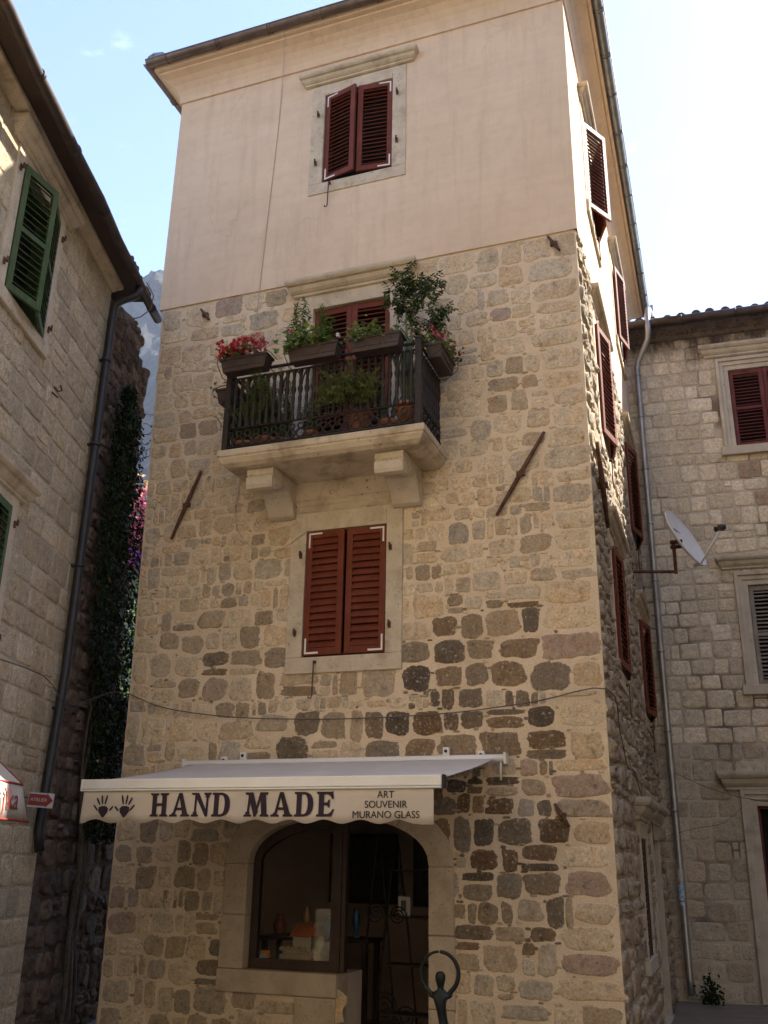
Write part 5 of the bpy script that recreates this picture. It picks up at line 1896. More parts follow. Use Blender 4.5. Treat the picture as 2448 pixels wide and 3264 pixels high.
def serif_letter(mb, ch, x, z, h, lift):
    """heavy bracketed serif capitals, drawn as layered strokes; returns the advance"""
    st, th, sf = 0.235, 0.095, 0.085      # stem, hairline, serif thickness

    lay = [0]

    def q(pts):
        lay[0] += 1
        yy = lift - 0.00025 * lay[0]
        poly = [(x + a * h, z + b * h) for a, b in pts]
        mb.sheet(poly, yy)

    def slab(x0, x1, y0, up):
        # serif with bracketing and softened ends
        if up:
            q([(x0, y0), (x1, y0), (x1 + 0.01, y0 - sf * 0.5), (x1 - 0.01, y0 - sf), (x1 - 0.09, y0 - sf * 1.3), ((x0 + x1) / 2 + st / 2, y0 - 0.2), ((x0 + x1) / 2 - st / 2, y0 - 0.2), (x0 + 0.09, y0 - sf * 1.3), (x0 + 0.01, y0 - sf), (x0 - 0.01, y0 - sf * 0.5)])
        else:
            q([(x0, y0), (x0 - 0.01, y0 + sf * 0.5), (x0 + 0.01, y0 + sf), (x0 + 0.09, y0 + sf * 1.3), ((x0 + x1) / 2 - st / 2, y0 + 0.2), ((x0 + x1) / 2 + st / 2, y0 + 0.2), (x1 - 0.09, y0 + sf * 1.3), (x1 - 0.01, y0 + sf), (x1 + 0.01, y0 + sf * 0.5), (x1, y0)])

    def stem(cx, w=st):
        q([(cx - w / 2, 0.02), (cx + w / 2, 0.02), (cx + w / 2, 0.98), (cx - w / 2, 0.98)])
    if ch == 'H':
        stem(0.24), stem(0.74)
        for c in (0.24, 0.74):
            slab(c - 0.21, c + 0.21, 0, False), slab(c - 0.21, c + 0.21, 1, True)
        q([(0.3, 0.45), (0.7, 0.45), (0.7, 0.57), (0.3, 0.57)])
        return 0.99
    if ch == 'A':
        q([(0.44, 1.0), (0.62, 1.0), (0.98, 0.03), (0.70, 0.03)])
        q([(0.44, 0.985), (0.55, 0.985), (0.30, 0.03), (0.17, 0.03)])
        q([(0.27, 0.27), (0.80, 0.27), (0.78, 0.38), (0.3, 0.38)])
        q([(0.02, 0), (0.02, sf), (0.12, sf * 1.2), (0.17, 0.17), (0.30, 0.17), (0.31, sf * 1.2), (0.42, sf), (0.42, 0)])
        q([(0.60, 0), (0.60, sf), (0.67, sf * 1.2), (0.66, 0.17), (0.93, 0.17), (0.96, sf * 1.2), (1.06, sf), (1.06, 0)])
        return 1.05
    if ch == 'N':
        q([(0.20, 0.02), (0.31, 0.02), (0.31, 0.95), (0.20, 0.95)])
        q([(0.76, 0.0), (0.87, 0.0), (0.87, 0.98), (0.76, 0.98)])
        q([(0.12, 1.0), (0.38, 1.0), (0.87, 0.12), (0.87, 0.0), (0.76, 0.0), (0.20, 0.9)])
        q([(0.02, 1.0), (0.2, 1.0), (0.26, 0.9), (0.04, 1 - sf)])
        slab(0.08, 0.43, 0, False)
        slab(0.64, 0.99, 1, True)
        return 0.99
    if ch == 'D':
        stem(0.24)
        slab(0.03, 0.45, 0, False), slab(0.03, 0.45, 1, True)
        o = [(0.22, 0.0), (0.5, 0.0), (0.66, 0.04), (0.79, 0.12), (0.87, 0.26), (0.90, 0.42), (0.90, 0.58), (0.87, 0.74), (0.79, 0.88), (0.66, 0.96), (0.5, 1.0), (0.22, 1.0)]
        i_ = [(0.22, 0.1), (0.46, 0.1), (0.55, 0.13), (0.61, 0.22), (0.64, 0.34), (0.65, 0.5), (0.64, 0.66), (0.61, 0.78), (0.55, 0.87), (0.46, 0.9), (0.22, 0.9)]
        q(o + list(reversed(i_)))
        return 0.96
    if ch == 'M':
        q([(0.17, 0.02), (0.28, 0.02), (0.37, 0.95), (0.26, 0.95)])
        q([(0.88, 0.02), (1.14, 0.02), (1.06, 0.98), (0.80, 0.98)])
        q([(0.20, 1.0), (0.47, 1.0), (0.72, 0.2), (0.60, 0.0), (0.52, 0.0)])
        q([(0.52, 0.0), (0.60, 0.0), (0.92, 0.96), (0.80, 1.0)])
        q([(0.10, 1.0), (0.3, 1.0), (0.33, 0.86), (0.11, 1 - sf)])
        q([(0.80, 1.0), (1.18, 1.0), (1.19, 1 - sf), (1.05, 0.88), (0.85, 0.84)])
        slab(0.04, 0.40, 0, False)
        slab(0.81, 1.22, 0, False)
        return 1.22
    if ch == 'E':
        stem(0.24)
        slab(0.03, 0.45, 0, False)
        slab(0.03, 0.45, 1, True)
        q([(0.2, 0), (0.72, 0), (0.84, 0.29), (0.76, 0.31), (0.68, 0.19), (0.55, 0.11), (0.2, 0.11)])
        q([(0.2, 1.0), (0.2, 0.89), (0.52, 0.89), (0.65, 0.82), (0.72, 0.70), (0.80, 0.72), (0.76, 1.05), (0.72, 1.0)])
        q([(0.3, 0.45), (0.5, 0.45), (0.56, 0.36), (0.62, 0.36), (0.62, 0.68), (0.56, 0.68), (0.5, 0.57), (0.3, 0.57)])
        return 0.86
    return 0.5


def build_awning():
    # local frame: x along the wall from -2.9, y<0 out of the wall, z from 2.3
    xl, xr = -1.78, 1.76
    wy, zy = -0.10, 0.725                 # roller line at the wall
    fy, fz = -2.03, 0.345                 # front bar
    mb = MB()
    nx_, ny_ = 48, 14
    vs, fs = [], []
    for j in range(ny_ + 1):
        t = j / ny_
        for i in range(nx_ + 1):
            x = xl + (xr - xl) * i / nx_
            sag = -0.02 * sin(pi * t) * (0.6 + 0.4 * abs(sin(pi * i / nx_ * 2))) + 0.012 * nz(x * 2.2, t * 1.5) * sin(pi * t)
            vs.append((x, wy + (fy - wy) * t, zy + (fz + 0.03 - zy) * t + sag))
    for j in range(ny_):
        for i in range(nx_):
            a = j * (nx_ + 1) + i
            fs.append((a, a + nx_ + 1, a + nx_ + 2, a + 1))
    mb.add(vs, fs, 0, True)
    cp = mb.build('canopy', M['fabric_top'], aw)
    so = cp.modifiers.new('thickness', 'SOLIDIFY')
    so.thickness = 0.003
    # roller tube and wall brackets
    rb = MB()
    rb.tube([(xl - 0.10, wy, zy), (xr + 0.10, wy, zy)], 0.042, 12)
    rb.box(xr + 0.10, xr + 0.125, wy - 0.06, wy + 0.08, zy - 0.06, zy + 0.055)
    rb.box(xl - 0.125, xl - 0.10, wy - 0.06, wy + 0.08, zy - 0.06, zy + 0.055)
    rb.build('roller', M['awning_white'], aw, bevel=0.003)
    for x in (-1.18, 1.22, -1.42, 1.60):
        bb = MB()
        hh = 0.13 if abs(x) < 1.3 else 0.085
        bb.box(x - 0.035, x + 0.035, -0.055, -0.005, zy - 0.02, zy + hh)
        bb.box(x - 0.06, x + 0.06, wy - 0.02, -0.01, zy - 0.035, zy + 0.035)
        bb.tube([(x, -0.056, zy + hh - 0.04), (x, -0.07, zy + hh - 0.04)], 0.018, 8, 1)
        bb.build('wall_bracket', [M['awning_white'], M['black_plastic']], aw, bevel=0.004)
    # crank eye at the right end
    cr_ = MB()
    cr_.tube([(xr + 0.06, wy, zy - 0.03), (xr + 0.06, wy - 0.02, zy - 0.12), (xr + 0.06, wy - 0.02, zy - 0.22)], 0.012, 6)
    cr_.build('crank', M['awning_white'], aw)
    # front bar
    fb = MB()
    fb.box(xl - 0.012, xr + 0.012, fy - 0.045, fy + 0.035, fz - 0.035, fz + 0.055)
    fb.box(xl - 0.012, xr + 0.012, fy - 0.052, fy + 0.03, fz - 0.055, fz - 0.038)
    fb.box(xr + 0.013, xr + 0.035, fy - 0.05, fy + 0.04, fz - 0.055, fz + 0.058, 1)
    fb.box(xl - 0.035, xl - 0.013, fy - 0.05, fy + 0.04, fz - 0.055, fz + 0.058, 0)
    fb.build('front_bar', [M['awning_white'], M['black_plastic']], aw, bevel=0.01)
    # folding arms under the canvas
    for sx, xe in ((-1, -1.0), (1, 1.0)):
        am = MB()
        sh_ = Vector((xe * 1.05, wy - 0.05, zy - 0.09))
        el = Vector((xe * 0.35 + sx * 0.9, -1.05, zy - 0.30))
        ha = Vector((xe * 1.1, fy + 0.05, fz - 0.02))
        am.tube([sh_, el], 0.026, 8)
        am.tube([el, ha], 0.022, 8)
        am.tube([el + Vector((0, 0, -0.03)), el + Vector((0, 0, 0.03))], 0.035, 8)
        am.build('folding_arm', M['awning_white'], aw)
    # scalloped valance, hanging in soft folds
    def fold(x, q):
        return 0.012 * sin(x * 5.0 + 1.3) * (1 - q) + 0.012 * nz(x * 4.5, 2.0 + q) * (1.1 - q)

    def print_on(m):
        # the print follows the folds of the cloth
        m.v = [(a, b - ty + vy + fold(a, (c - 0.02) / (top - 0.02)) - 0.008, c) for a, b, c in m.v]
        return m
    vy = fy - 0.03
    vb = MB()
    n = 240
    vs, fs = [], []
    top = fz - 0.05
    A = 10.45
    for i in range(n + 1):
        t = i / n
        x = xl + (xr - 0.06 - xl) * t
        ph = t * A
        low = 0.005 + 0.034 * (0.5 - 0.5 * cos(2 * pi * (ph))) if t > 0.02 else 0.0 + 0.034 * (0.5 - 0.5 * cos(2 * pi * ph))
        if t > 0.965:
            low = 0.0
        for j in range(5):
            q = j / 4
            z = low + (top - low) * q
            vs.append((x, vy + fold(x, q), z))
    for i in range(n):
        for j in range(4):
            a = i * 5 + j
            fs.append((a, a + 5, a + 6, a + 1))
    vb.add(vs, fs, 0, True)
    va = vb.build('valance', M['fabric'], aw)
    so = va.modifiers.new('thickness', 'SOLIDIFY')
    so.thickness = 0.002
    so.offset = 1
    ty = vy
    # hem stitching
    hm = MB()
    hm.tube([(v[0], v[1] - 0.001, v[2] + 0.008) for v in vs[0::5]], 0.0018, 4)
    hm.build('hem', M['fabric'], va)
    # HAND MADE
    lt = MB()
    hgt = 0.207
    x = -1.035
    for ch in 'HAND':
        x += serif_letter(lt, ch, x, 0.062, hgt, ty) * hgt * 0.99 + 0.008
    print_on(lt).build('bold_lettering', M['ink'], va)
    lt = MB()
    x = -0.072
    for ch in 'MADE':
        x += serif_letter(lt, ch, x, 0.062, hgt, ty) * hgt * 1.0 + 0.014
    print_on(lt).build('bold_lettering', M['ink'], va)
    sm = MB()
    base = Matrix.Translation((1.275, ty, 0))
    for body, zz in (('ART', 0.215), ('SOUVENIR', 0.135), ('MURANO GLASS', 0.052)):
        text_into(sm, body, 0.083, base @ Matrix.Translation((0, 0, zz)), sx=0.98)
    print_on(sm).build('small_lettering', M['ink_black'], va)
    # hand prints
    for cx, sg in ((-1.535, 1), (-1.31, -1)):
        hp = MB()
        palm = [(-0.055, 0.145), (-0.02, 0.158), (0.028, 0.155), (0.05, 0.135), (0.045, 0.10), (0.005, 0.052), (-0.012, 0.058), (-0.052, 0.105)]
        hp.sheet([(cx + sg * a, b) for a, b in (palm if sg > 0 else list(reversed(palm)))], ty)
        for (a0, b0, a1, b1, w) in ((-0.062, 0.118, -0.105, 0.163, 0.017), (-0.045, 0.172, -0.077, 0.225, 0.019), (-0.016, 0.178, -0.026, 0.248, 0.019), (0.014, 0.178, 0.03, 0.246, 0.019), (0.068, 0.118, 0.098, 0.15, 0.018)):
            ribbon(hp, [(cx + sg * a0, b0), (cx + sg * (a0 * .66 + a1 * .34), b0 * .66 + b1 * .34), (cx + sg * (a0 * .33 + a1 * .67), b0 * .33 + b1 * .67), (cx + sg * a1, b1)], [w * 0.7, w, w, w * 0.8], ty - 0.0003)
        print_on(hp).build('hand_print', M['ink'], va)


build_awning()

# ------------------------------------------------------------------ neighbour's awning and the ATELIER sign on the left house
na = empty('white_awning', LP(8.0, 0, 2.2), LROT, 'white awning with red piping and red script lettering, cut by the left edge', 'awning')


def build_neighbour_awning():
    # local frame: x along the wall, -y out of the wall
    mb = MB()
    x0, x1 = -4.5, 0.16
    o = -0.9
    mb.add([(x0, o, 0.36), (x1, o, 0.36), (x1, -0.02, 1.08), (x0, -0.02, 1.08)], [(0, 1, 2, 3)])
    mb.add([(x1, o, 0.36), (x1, -0.02, 0.36), (x1, -0.02, 1.08)], [(0, 1, 2)])
    cp = mb.build('canopy', M['white_canvas'], na)
    so = cp.modifiers.new('thickness', 'SOLIDIFY'); so.thickness = 0.004
    vb = MB()
    n = 40
    vs, fs = [], []
    for i in range(n + 1):
        x = x0 + (x1 - x0) * i / n
        for (yy, zz, ex) in ((o, 0.36, 0), (o - 0.02, 0.2, 0.06), (o - 0.03, 0.075, 0.14)):
            vs.append((x + ex * (i / n) ** 8, yy + 0.01 * sin(i * 1.1), zz))
    for i in range(n):
        for j in range(2):
            a = i * 3 + j
            fs.append((a, a + 1, a + 4, a + 3))
    vb.add(vs, fs, 0, True)
    va = vb.build('valance', M['white_canvas'], na)
    so = va.modifiers.new('thickness', 'SOLIDIFY'); so.thickness = 0.004
    pm = MB()
    pm.tube([vs[i * 3] for i in range(n + 1)], 0.010, 6)
    pm.tube([vs[i * 3 + 2] for i in range(n + 1)], 0.012, 6)
    pm.tube([(x1, o, 0.36), (x1, -0.02, 1.08)], 0.008, 6)
    pm.build('piping', M['ink_red'], na)
    tm = MB()
    text_into(tm, 'jika', 0.24, Matrix.Translation((x1 - 0.12, o - 0.036, 0.155)), 'RIGHT')
    tm.build('lettering', M['ink_red'], va)
    fm = MB()
    fm.tube([(x0, o + 0.01, 0.345), (x1, o + 0.01, 0.345)], 0.014, 8)
    fm.tube([(x1 - 0.02, o, 0.34), (x1 - 0.02, -0.02, 0.34)], 0.012, 8)
    fm.build('frame', M['white_metal'], na)


build_neighbour_awning()

sg = empty('direction_sign', Vector((-3.60, 10.62, 2.49)), radians(12), 'small red arrow sign reading ATELIER, beside the black drainpipe', 'sign')


def build_sign():
    mb = MB()
    tl = Matrix.Rotation(radians(3), 4, 'Y')
    mb.box(-0.13, 0.13, 0.0, 0.012, 0.0, 0.15, 0, tl)
    pl = mb.build('plate', M['sign_white'], sg, bevel=0.002)
    ab = MB()
    ab.prism([(-0.125, 0.018), (-0.125, 0.135), (0.055, 0.135), (0.055, 0.15), (0.125, 0.077), (0.055, 0.004), (0.055, 0.018)], -0.003, -0.0005, 0, tl)
    ab.build('arrow', M['sign_red'], sg, recalc=True)
    tm = MB()
    text_into(tm, 'ATELIER', 0.047, tl @ Matrix.Translation((-0.022, -0.0045, 0.062)))
    tm.build('lettering', M['sign_white'], sg)
    bm2 = MB()
    bm2.tube([(-0.12, 0.01, 0.1), (-0.2, 0.06, 0.1)], 0.008, 6)
    bm2.build('bracket', M['rust'], sg)


build_sign()


# ------------------------------------------------------------------ cables
def cable(name, pts, r, mat, label, n=4):
    # smooth the way points
    P = [Vector(p) for p in pts]
    out = []
    for i in range(len(P) - 1):
        p0, p1, p2, p3 = P[max(i - 1, 0)], P[i], P[i + 1], P[min(i + 2, len(P) - 1)]
        for k in range(n):
            t = k / n
            out.append(0.5 * ((2 * p1) + (-p0 + p2) * t + (2 * p0 - 5 * p1 + 4 * p2 - p3) * t * t + (-p0 + 3 * p1 - 3 * p2 + p3) * t ** 3))
    out.append(P[-1])
    mb = MB()
    mb.tube(out, r, 6)
    return tag(mb.build(name, M[mat]), label, 'cable')


cable('sagging_cable', [LP(7.5, 0.6, 3.55), LP(9.0, 0.62, 3.62), (-3.75, 11.65, 3.72), T(-5.86, -0.045, 3.915), T(-5.2, -0.05, 3.70), T(-4.3, -0.05, 3.56), T(-3.3, -0.05, 3.50), T(-2.4, -0.05, 3.49), T(-1.5, -0.05, 3.52), T(-0.7, -0.05, 3.60), T(0.03, -0.04, 3.70),
                        T(0.06, 0.6, 3.35), T(0.05, 1.2, 3.05), T(0.05, 1.9, 3.05), T(0.03, 3.0, 2.75), T(0.0, 4.2, 2.72), T(-0.02, 4.6, 2.3)], 0.0065, 'cable',
      'thin brown cable sagging across the stone front above the awning')
cable('thin_wire', [T(-3.98, -0.46, 13.45), T(-4.0, -0.34, 13.4), T(-4.14, -0.07, 13.04), T(-4.18, -0.03, 12.0), T(-4.25, -0.03, 10.5), T(-4.30, -0.035, 9.25), T(-4.33, -0.04, 8.2), T(-4.38, -0.045, 6.55), T(-4.42, -0.045, 6.15), T(-4.36, -0.045, 5.87), T(-4.2, -0.045, 5.66), T(-3.96, -0.045, 5.54), T(-3.7, -0.05, 5.57), T(-3.5, -0.05, 5.69), T(-3.42, -0.05, 5.74)], 0.0055, 'cable_light',
      'thin pale wire hanging from the gutter down the render to the middle window')
cable('street_wire', [T(-0.02, 7.5, 3.55) + Vector((0.1, -.08, 0)), RORG + Vector((0.75, -0.45, 3.25)), RORG + Vector((1.5, -0.65, 3.05)), RORG + Vector((2.4, -0.85, 3.02))], 0.006, 'cable', 'thin wire strung from the rain pipe above the right door')
cable('street_wire', [T(-0.02, 7.4, 2.5), RORG + Vector((0.5, -0.4, 2.62)), RORG + Vector((0.9, -0.5, 2.7)), RORG + Vector((1.2, -0.6, 2.95))], 0.005, 'cable', 'lower of the two thin wires, sagging left of the right door cornice')

# ------------------------------------------------------------------ air: the far slope fades to blue
def build_haze():
    mb = MB()
    mb.box(-1250, 1250, -750, 1350, -1.0, 860)
    m = bpy.data.materials.new('air')
    m.use_nodes = True
    n = m.node_tree
    n.nodes.clear()
    out = n.nodes.new('ShaderNodeOutputMaterial')
    pv = n.nodes.new('ShaderNodeVolumePrincipled')
    pv.inputs['Color'].default_value = (0.72, 0.82, 1.0, 1)
    pv.inputs['Density'].default_value = 0.00017
    n.links.new(pv.outputs['Volume'], out.inputs['Volume'])
    tag(mb.build('haze', m), kind='stuff')


build_haze()

# ------------------------------------------------------------------ flower boxes on the balcony rail
def trough(name, loc, rz, ln, label, tilt=0.0):
    t = empty(name, loc, rz, label, 'flower box', 'flower boxes on the balcony railing')
    t.rotation_euler = (tilt, 0, rz)
    mb = MB()
    d, h = 0.19, 0.17
    a, b = ln / 2, ln / 2 - 0.035
    # tapered tub with a rim
    vs = [(-b, 0.02, 0), (b, 0.02, 0), (b, d - 0.02, 0), (-b, d - 0.02, 0), (-a, 0, h), (a, 0, h), (a, d, h), (-a, d, h)]
    mb.add(vs, [(3, 2, 1, 0), (0, 1, 5, 4), (1, 2, 6, 5), (2, 3, 7, 6), (3, 0, 4, 7)])
    e = 0.012
    for (x0, x1, y0, y1) in ((-a - e, a + e, -e, 0.006), (-a - e, a + e, d - 0.006, d + e), (-a - e, -a + 0.006, 0.0065, d - 0.0065), (a - 0.006, a + e, 0.0065, d - 0.0065)):
        mb.box(x0, x1, y0, y1, h - 0.022, h + 0.006)
    # raised panel lines on the front
    for k in range(3):
        x = -a * 0.62 + k * a * 0.62
        mb.box(x - a * 0.26, x + a * 0.26, 0.004, 0.02, 0.05, 0.12)
    mb.build('tub', M['planter'], t, bevel=0.004)
    sb = MB()
    sb.box(-a + 0.01, a - 0.01, 0.01, d - 0.01, h - 0.05, h - 0.024)
    sb.build('soil', M['soil'], t)
    for x in (-a - 0.02, a + 0.02):
        br = MB()
        br.tube([(x, d + 0.05, h + 0.02), (x, d * 0.5, h + 0.03), (x, -0.035, h + 0.01), (x, -0.035, h - 0.07), (x, 0.0, h - 0.10), (x, d * 0.6, -0.012), (x, d + 0.02, 0.0)], 0.005, 5)
        br.build('wire_bracket', M['black_iron'], t)
    return t


BZ = 7.50
R0 = -0.88
boxes = [
    (T(-3.88, R0 - 0.19, BZ + 0.01), TYAW, 0.62, 'brown flower box with red and pink begonias, leftmost on the front rail', 0.0),
    (T(-2.98, R0 - 0.19, BZ), TYAW, 0.64, 'brown flower box with lime green leaves and tall snapdragon stems, second from left', 0.03),
    (T(-2.20, R0 - 0.19, BZ - 0.01), TYAW, 0.62, 'brown flower box with pale geraniums and one white bloom, beside the rose tree', -0.02),
    (T(-1.705 + 0.19, -0.42, BZ - 0.02), TYAW + pi / 2, 0.56, 'brown flower box on the right return of the balcony, pink flowers', 0.0),
    (T(-4.195 - 0.19, -0.50, BZ - 0.22), TYAW - pi / 2, 0.56, 'brown flower box hanging low on the left return of the balcony', 0.0),
]
BOX = [trough('flower_box', *b[:3], b[3], b[4]) for b in boxes]


def rnd_dir(rng, up=0.0):
    return Vector((rng.uniform(-1, 1), rng.uniform(-1, 1), rng.uniform(-1, 1) + up)).normalized()


def blossom(mb, p, r, rng, mi, nrm=None):
    nrm = nrm or rnd_dir(rng, 0.6)
    t = nrm.orthogonal().normalized()
    for k in range(5):
        d = Matrix.Rotation(2 * pi * k / 5 + rng.random(), 3, nrm) @ t
        mb.leaf(p, d + nrm * 0.35, nrm, r, r * 0.85, mi, 0.1)


def plant_mound(name, box, ln, label, cat, nleaf, leafs, lsize, nflo, petals, fsize, hgt, seed, fclus=6, spread=0.13, group=None, x0=0.0):
    rng = random.Random(seed)
    t = empty(name, box.matrix_basis @ Vector((x0, 0.095, 0.13)), box.rotation_euler.z, label, cat, group)
    lm, fm, sm = MB(), MB(), MB()
    stems = []
    for k in range(12):
        x = rng.uniform(-ln / 2, ln / 2)
        pts = [(x, rng.uniform(-.05, .05), 0)]
        dx, dy = rng.uniform(-.06, .06), rng.uniform(-.12, .06)
        for j in range(1, 4):
            pts.append((x + dx * j / 3, pts[0][1] + dy * j / 3, hgt * rng.uniform(0.7, 1.0) * j / 3))
        sm.tube(pts, [0.006, 0.005, 0.004, 0.003], 5)
        stems.append(Vector(pts[-1]))
    for i in range(nleaf):
        s = rng.choice(stems)
        p = s + Vector((rng.gauss(0, spread * 0.55), rng.gauss(-0.01, spread * 0.45), rng.gauss(-hgt * 0.35, hgt * 0.3)))
        p.z = max(0.0, p.z)
        d = Vector((rng.uniform(-1, 1), rng.uniform(-1, .6), rng.uniform(-.6, .7)))
        lm.leaf(p, d, Vector((rng.uniform(-.4, .4), -0.5, 1)), lsize * rng.uniform(0.7, 1.3), lsize * rng.uniform(0.8, 1.2), rng.randrange(len(leafs)), 0.15)
    lm.build('foliage', [M[l] for l in leafs], t)
    sm.build('stem', M['stem'], t)
    if nflo:
        for i in range(nflo):
            s = rng.choice(stems)
            c = s + Vector((rng.gauss(0, spread * 0.6), rng.gauss(-0.03, spread * 0.4), rng.uniform(-0.03, hgt * 0.35)))
            mi = rng.randrange(len(petals))
            if len(petals) > 1:
                mi = 0 if c.x < 0.02 + rng.uniform(-.2, .2) else 1
            for q in range(fclus):
                blossom(fm, c + Vector((rng.gauss(0, fsize * 0.8), rng.gauss(0, fsize * 0.8), rng.gauss(0, fsize * 0.6))), fsize * rng.uniform(0.7, 1.1), rng, mi)
        fm.build('flowers', [M[p] for p in petals], t)
    return t


plant_mound('begonia', BOX[0], 0.54, 'begonias massed in red and rose pink, in the left front flower box', 'flowering plant', 170, ['leaf_dark', 'leaf_mid'], 0.05, 85, ['petal_red', 'petal_pink'], 0.027, 0.19, 41)
plant_mound('geranium', BOX[1], 0.56, 'lime green geranium with one pink bloom, below the tall snapdragon stems', 'flowering plant', 260, ['leaf_lime', 'leaf_lime', 'leaf_mid'], 0.08, 1, ['petal_pink'], 0.022, 0.19, 42)
plant_mound('geranium', BOX[2], 0.54, 'pale green geranium with a small white bloom, in the box beside the rose tree', 'flowering plant', 210, ['leaf_lime', 'leaf_mid', 'leaf_lime'], 0.065, 1, ['petal_white'], 0.022, 0.17, 43)
plant_mound('geranium', BOX[3], 0.46, 'geranium with pink flowers and yellowish leaves, on the right balcony return', 'flowering plant', 180, ['leaf_lime', 'leaf_mid'], 0.06, 20, ['petal_pink'], 0.026, 0.2, 44)
plant_mound('begonia', BOX[3], 0.10, 'red begonia at the far end of the right side flower box', 'flowering plant', 30, ['leaf_dark'], 0.04, 9, ['petal_red'], 0.022, 0.16, 46, x0=0.2)
plant_mound('geranium', BOX[4], 0.46, 'small sparse geranium in the low box on the left balcony return', 'flowering plant', 60, ['leaf_lime', 'leaf_mid'], 0.05, 2, ['petal_pink'], 0.018, 0.18, 45)


def tall_stems(name, loc, label, cat, seed, stems, leafm, lsize, lw, step, droop=0.2, pot=None, rz=TYAW):
    """upright stems with whorled narrow leaves; stems = [(x, y, height, lean x, lean y)]"""
    rng = random.Random(seed)
    t = empty(name, loc, rz, label, cat)
    lm, sm = MB(), MB()
    for (x, y, h, lx, ly) in stems:
        n = 10
        pts = [Vector((x + lx * (j / n) ** 1.5 + 0.01 * sin(j * 1.9 + x * 20), y + ly * (j / n) ** 1.5, h * j / n)) for j in range(n + 1)]
        sm.tube(pts, [0.006 - 0.004 * j / n for j in range(n + 1)], 5)
        z = h * 0.08
        while z < h:
            j = z / h * n
            p = pts[int(min(j, n - 1))].lerp(pts[min(int(j) + 1, n)], j - int(j))
            for q in range(3):
                a = rng.random() * 2 * pi
                d = Vector((cos(a), sin(a), rng.uniform(0.1, 0.9) - droop))
                sc = (1.0 - 0.45 * z / h)
                lm.leaf(p, d, Vector((0, 0, 1)), lsize * sc * rng.uniform(.75, 1.2), lw * sc, 0, 0.1)
            z += step
    lm.build('foliage', M[leafm], t)
    sm.build('stem', M['stem'], t)
    if pot:
        pm = MB()
        r, h = pot
        pm.lathe([(r * 0.72, -h), (r * 0.95, -0.035), (r * 1.08, -0.035), (r * 1.08, 0.0), (r * 0.93, 0.0), (r * 0.9, -0.03), (0.0, -0.032)], (0, 0, 0), 16)
        pm.build('pot', M['terracotta'], t)
    return t


tall_stems('snapdragon', BOX[1].matrix_basis @ Vector((-0.1, 0.1, 0.14)), 'tall snapdragon stems with narrow green leaves, rising from the second flower box', 'flowering plant', 51,
           [(-0.20, 0, 0.56, 0.0, 0.02), (-0.16, 0.02, 0.72, -0.03, 0.0), (-0.11, 0.01, 0.78, 0.03, 0.02), (-0.06, 0.0, 0.55, 0.06, 0.0), (0.14, 0.02, 0.62, 0.02, 0.0), (0.17, 0.0, 0.48, 0.04, 0.0), (0.26, 0.0, 0.42, 0.05, 0.0), (-0.24, 0.0, 0.4, -0.05, 0)], 'leaf_mid', 0.10, 0.03, 0.018)
ros = [(random.Random(i).uniform(-.24, .3), random.Random(i + 50).uniform(-.14, .1), random.Random(i + 90).uniform(0.35, 0.80), random.Random(i + 9).uniform(-.10, .12), random.Random(i + 3).uniform(-.40, .0)) for i in range(52)]
tall_stems('rosemary', T(-3.78, -0.55, 6.78), 'dense rosemary bush with needle leaves, behind the left railing', 'herb', 52, ros, 'leaf_mid', 0.085, 0.022, 0.012, pot=(0.15, 0.2))
tall_stems('potted_herb', T(-3.15, -0.62, 6.76), 'small leafy plant in a terracotta pot, behind the middle of the railing', 'potted plant', 53, [(0.02 * i - 0.06, 0.02 * (i % 3), 0.30 + 0.05 * (i % 4), (i - 3) * 0.03, -0.05) for i in range(7)], 'leaf_mid', 0.07, 0.04, 0.022, pot=(0.095, 0.17))
tall_stems('trailing_herb', T(-4.0, -0.66, 6.72), 'low spreading herb with fine leaves at the left corner of the balcony', 'herb', 54, [(0.03 * i - 0.15, 0.0, 0.30 + 0.04 * (i % 4), (i - 5) * 0.03, -0.26) for i in range(12)], 'leaf_mid', 0.07, 0.022, 0.014, pot=(0.12, 0.14))


def build_fern():
    t = empty('asparagus_fern', T(-2.58, -0.78, 7.0), TYAW, 'feathery yellow green fern bursting through the middle of the railing', 'fern')
    rng = random.Random(61)
    lm, sm = MB(), MB()
    for k in range(140):
        a = rng.random() * 2 * pi
        d = Vector((cos(a) * 0.9, sin(a) * 0.5 - 0.35, rng.uniform(0.05, 1.35))).normalized()
        ln = rng.uniform(0.22, 0.46)
        p = Vector((rng.uniform(-.08, .08), rng.uniform(-.05, .05), rng.uniform(-0.02, 0.08)))
        pts = [p]
        for j in range(7):
            d = (d + Vector((rng.uniform(-.1, .1), rng.uniform(-.1, .1), -0.10))).normalized()
            pts.append(pts[-1] + d * ln / 7)
        sm.tube(pts, [0.004 - 0.0004 * j for j in range(8)], 4)
        for j in range(1, 8):
            for q in range(7):
                dd = (rnd_dir(rng) + d * 0.4)
                lm.leaf(pts[j] + rnd_dir(rng) * 0.012, dd, rnd_dir(rng, 1), rng.uniform(0.035, 0.07), 0.014, 0, 0.05)
    lm.build('fronds', M['leaf_fern'], t)
    sm.build('stem', M['stem'], t)
    pm = MB()
    pm.lathe([(0.10, -0.41), (0.135, -0.06), (0.15, -0.06), (0.15, -0.02), (0.13, -0.02), (0.0, -0.05)], (0.0, 0.26, 0.0), 16)
    pm.build('pot', M['terracotta'], t)
    return t


build_fern()


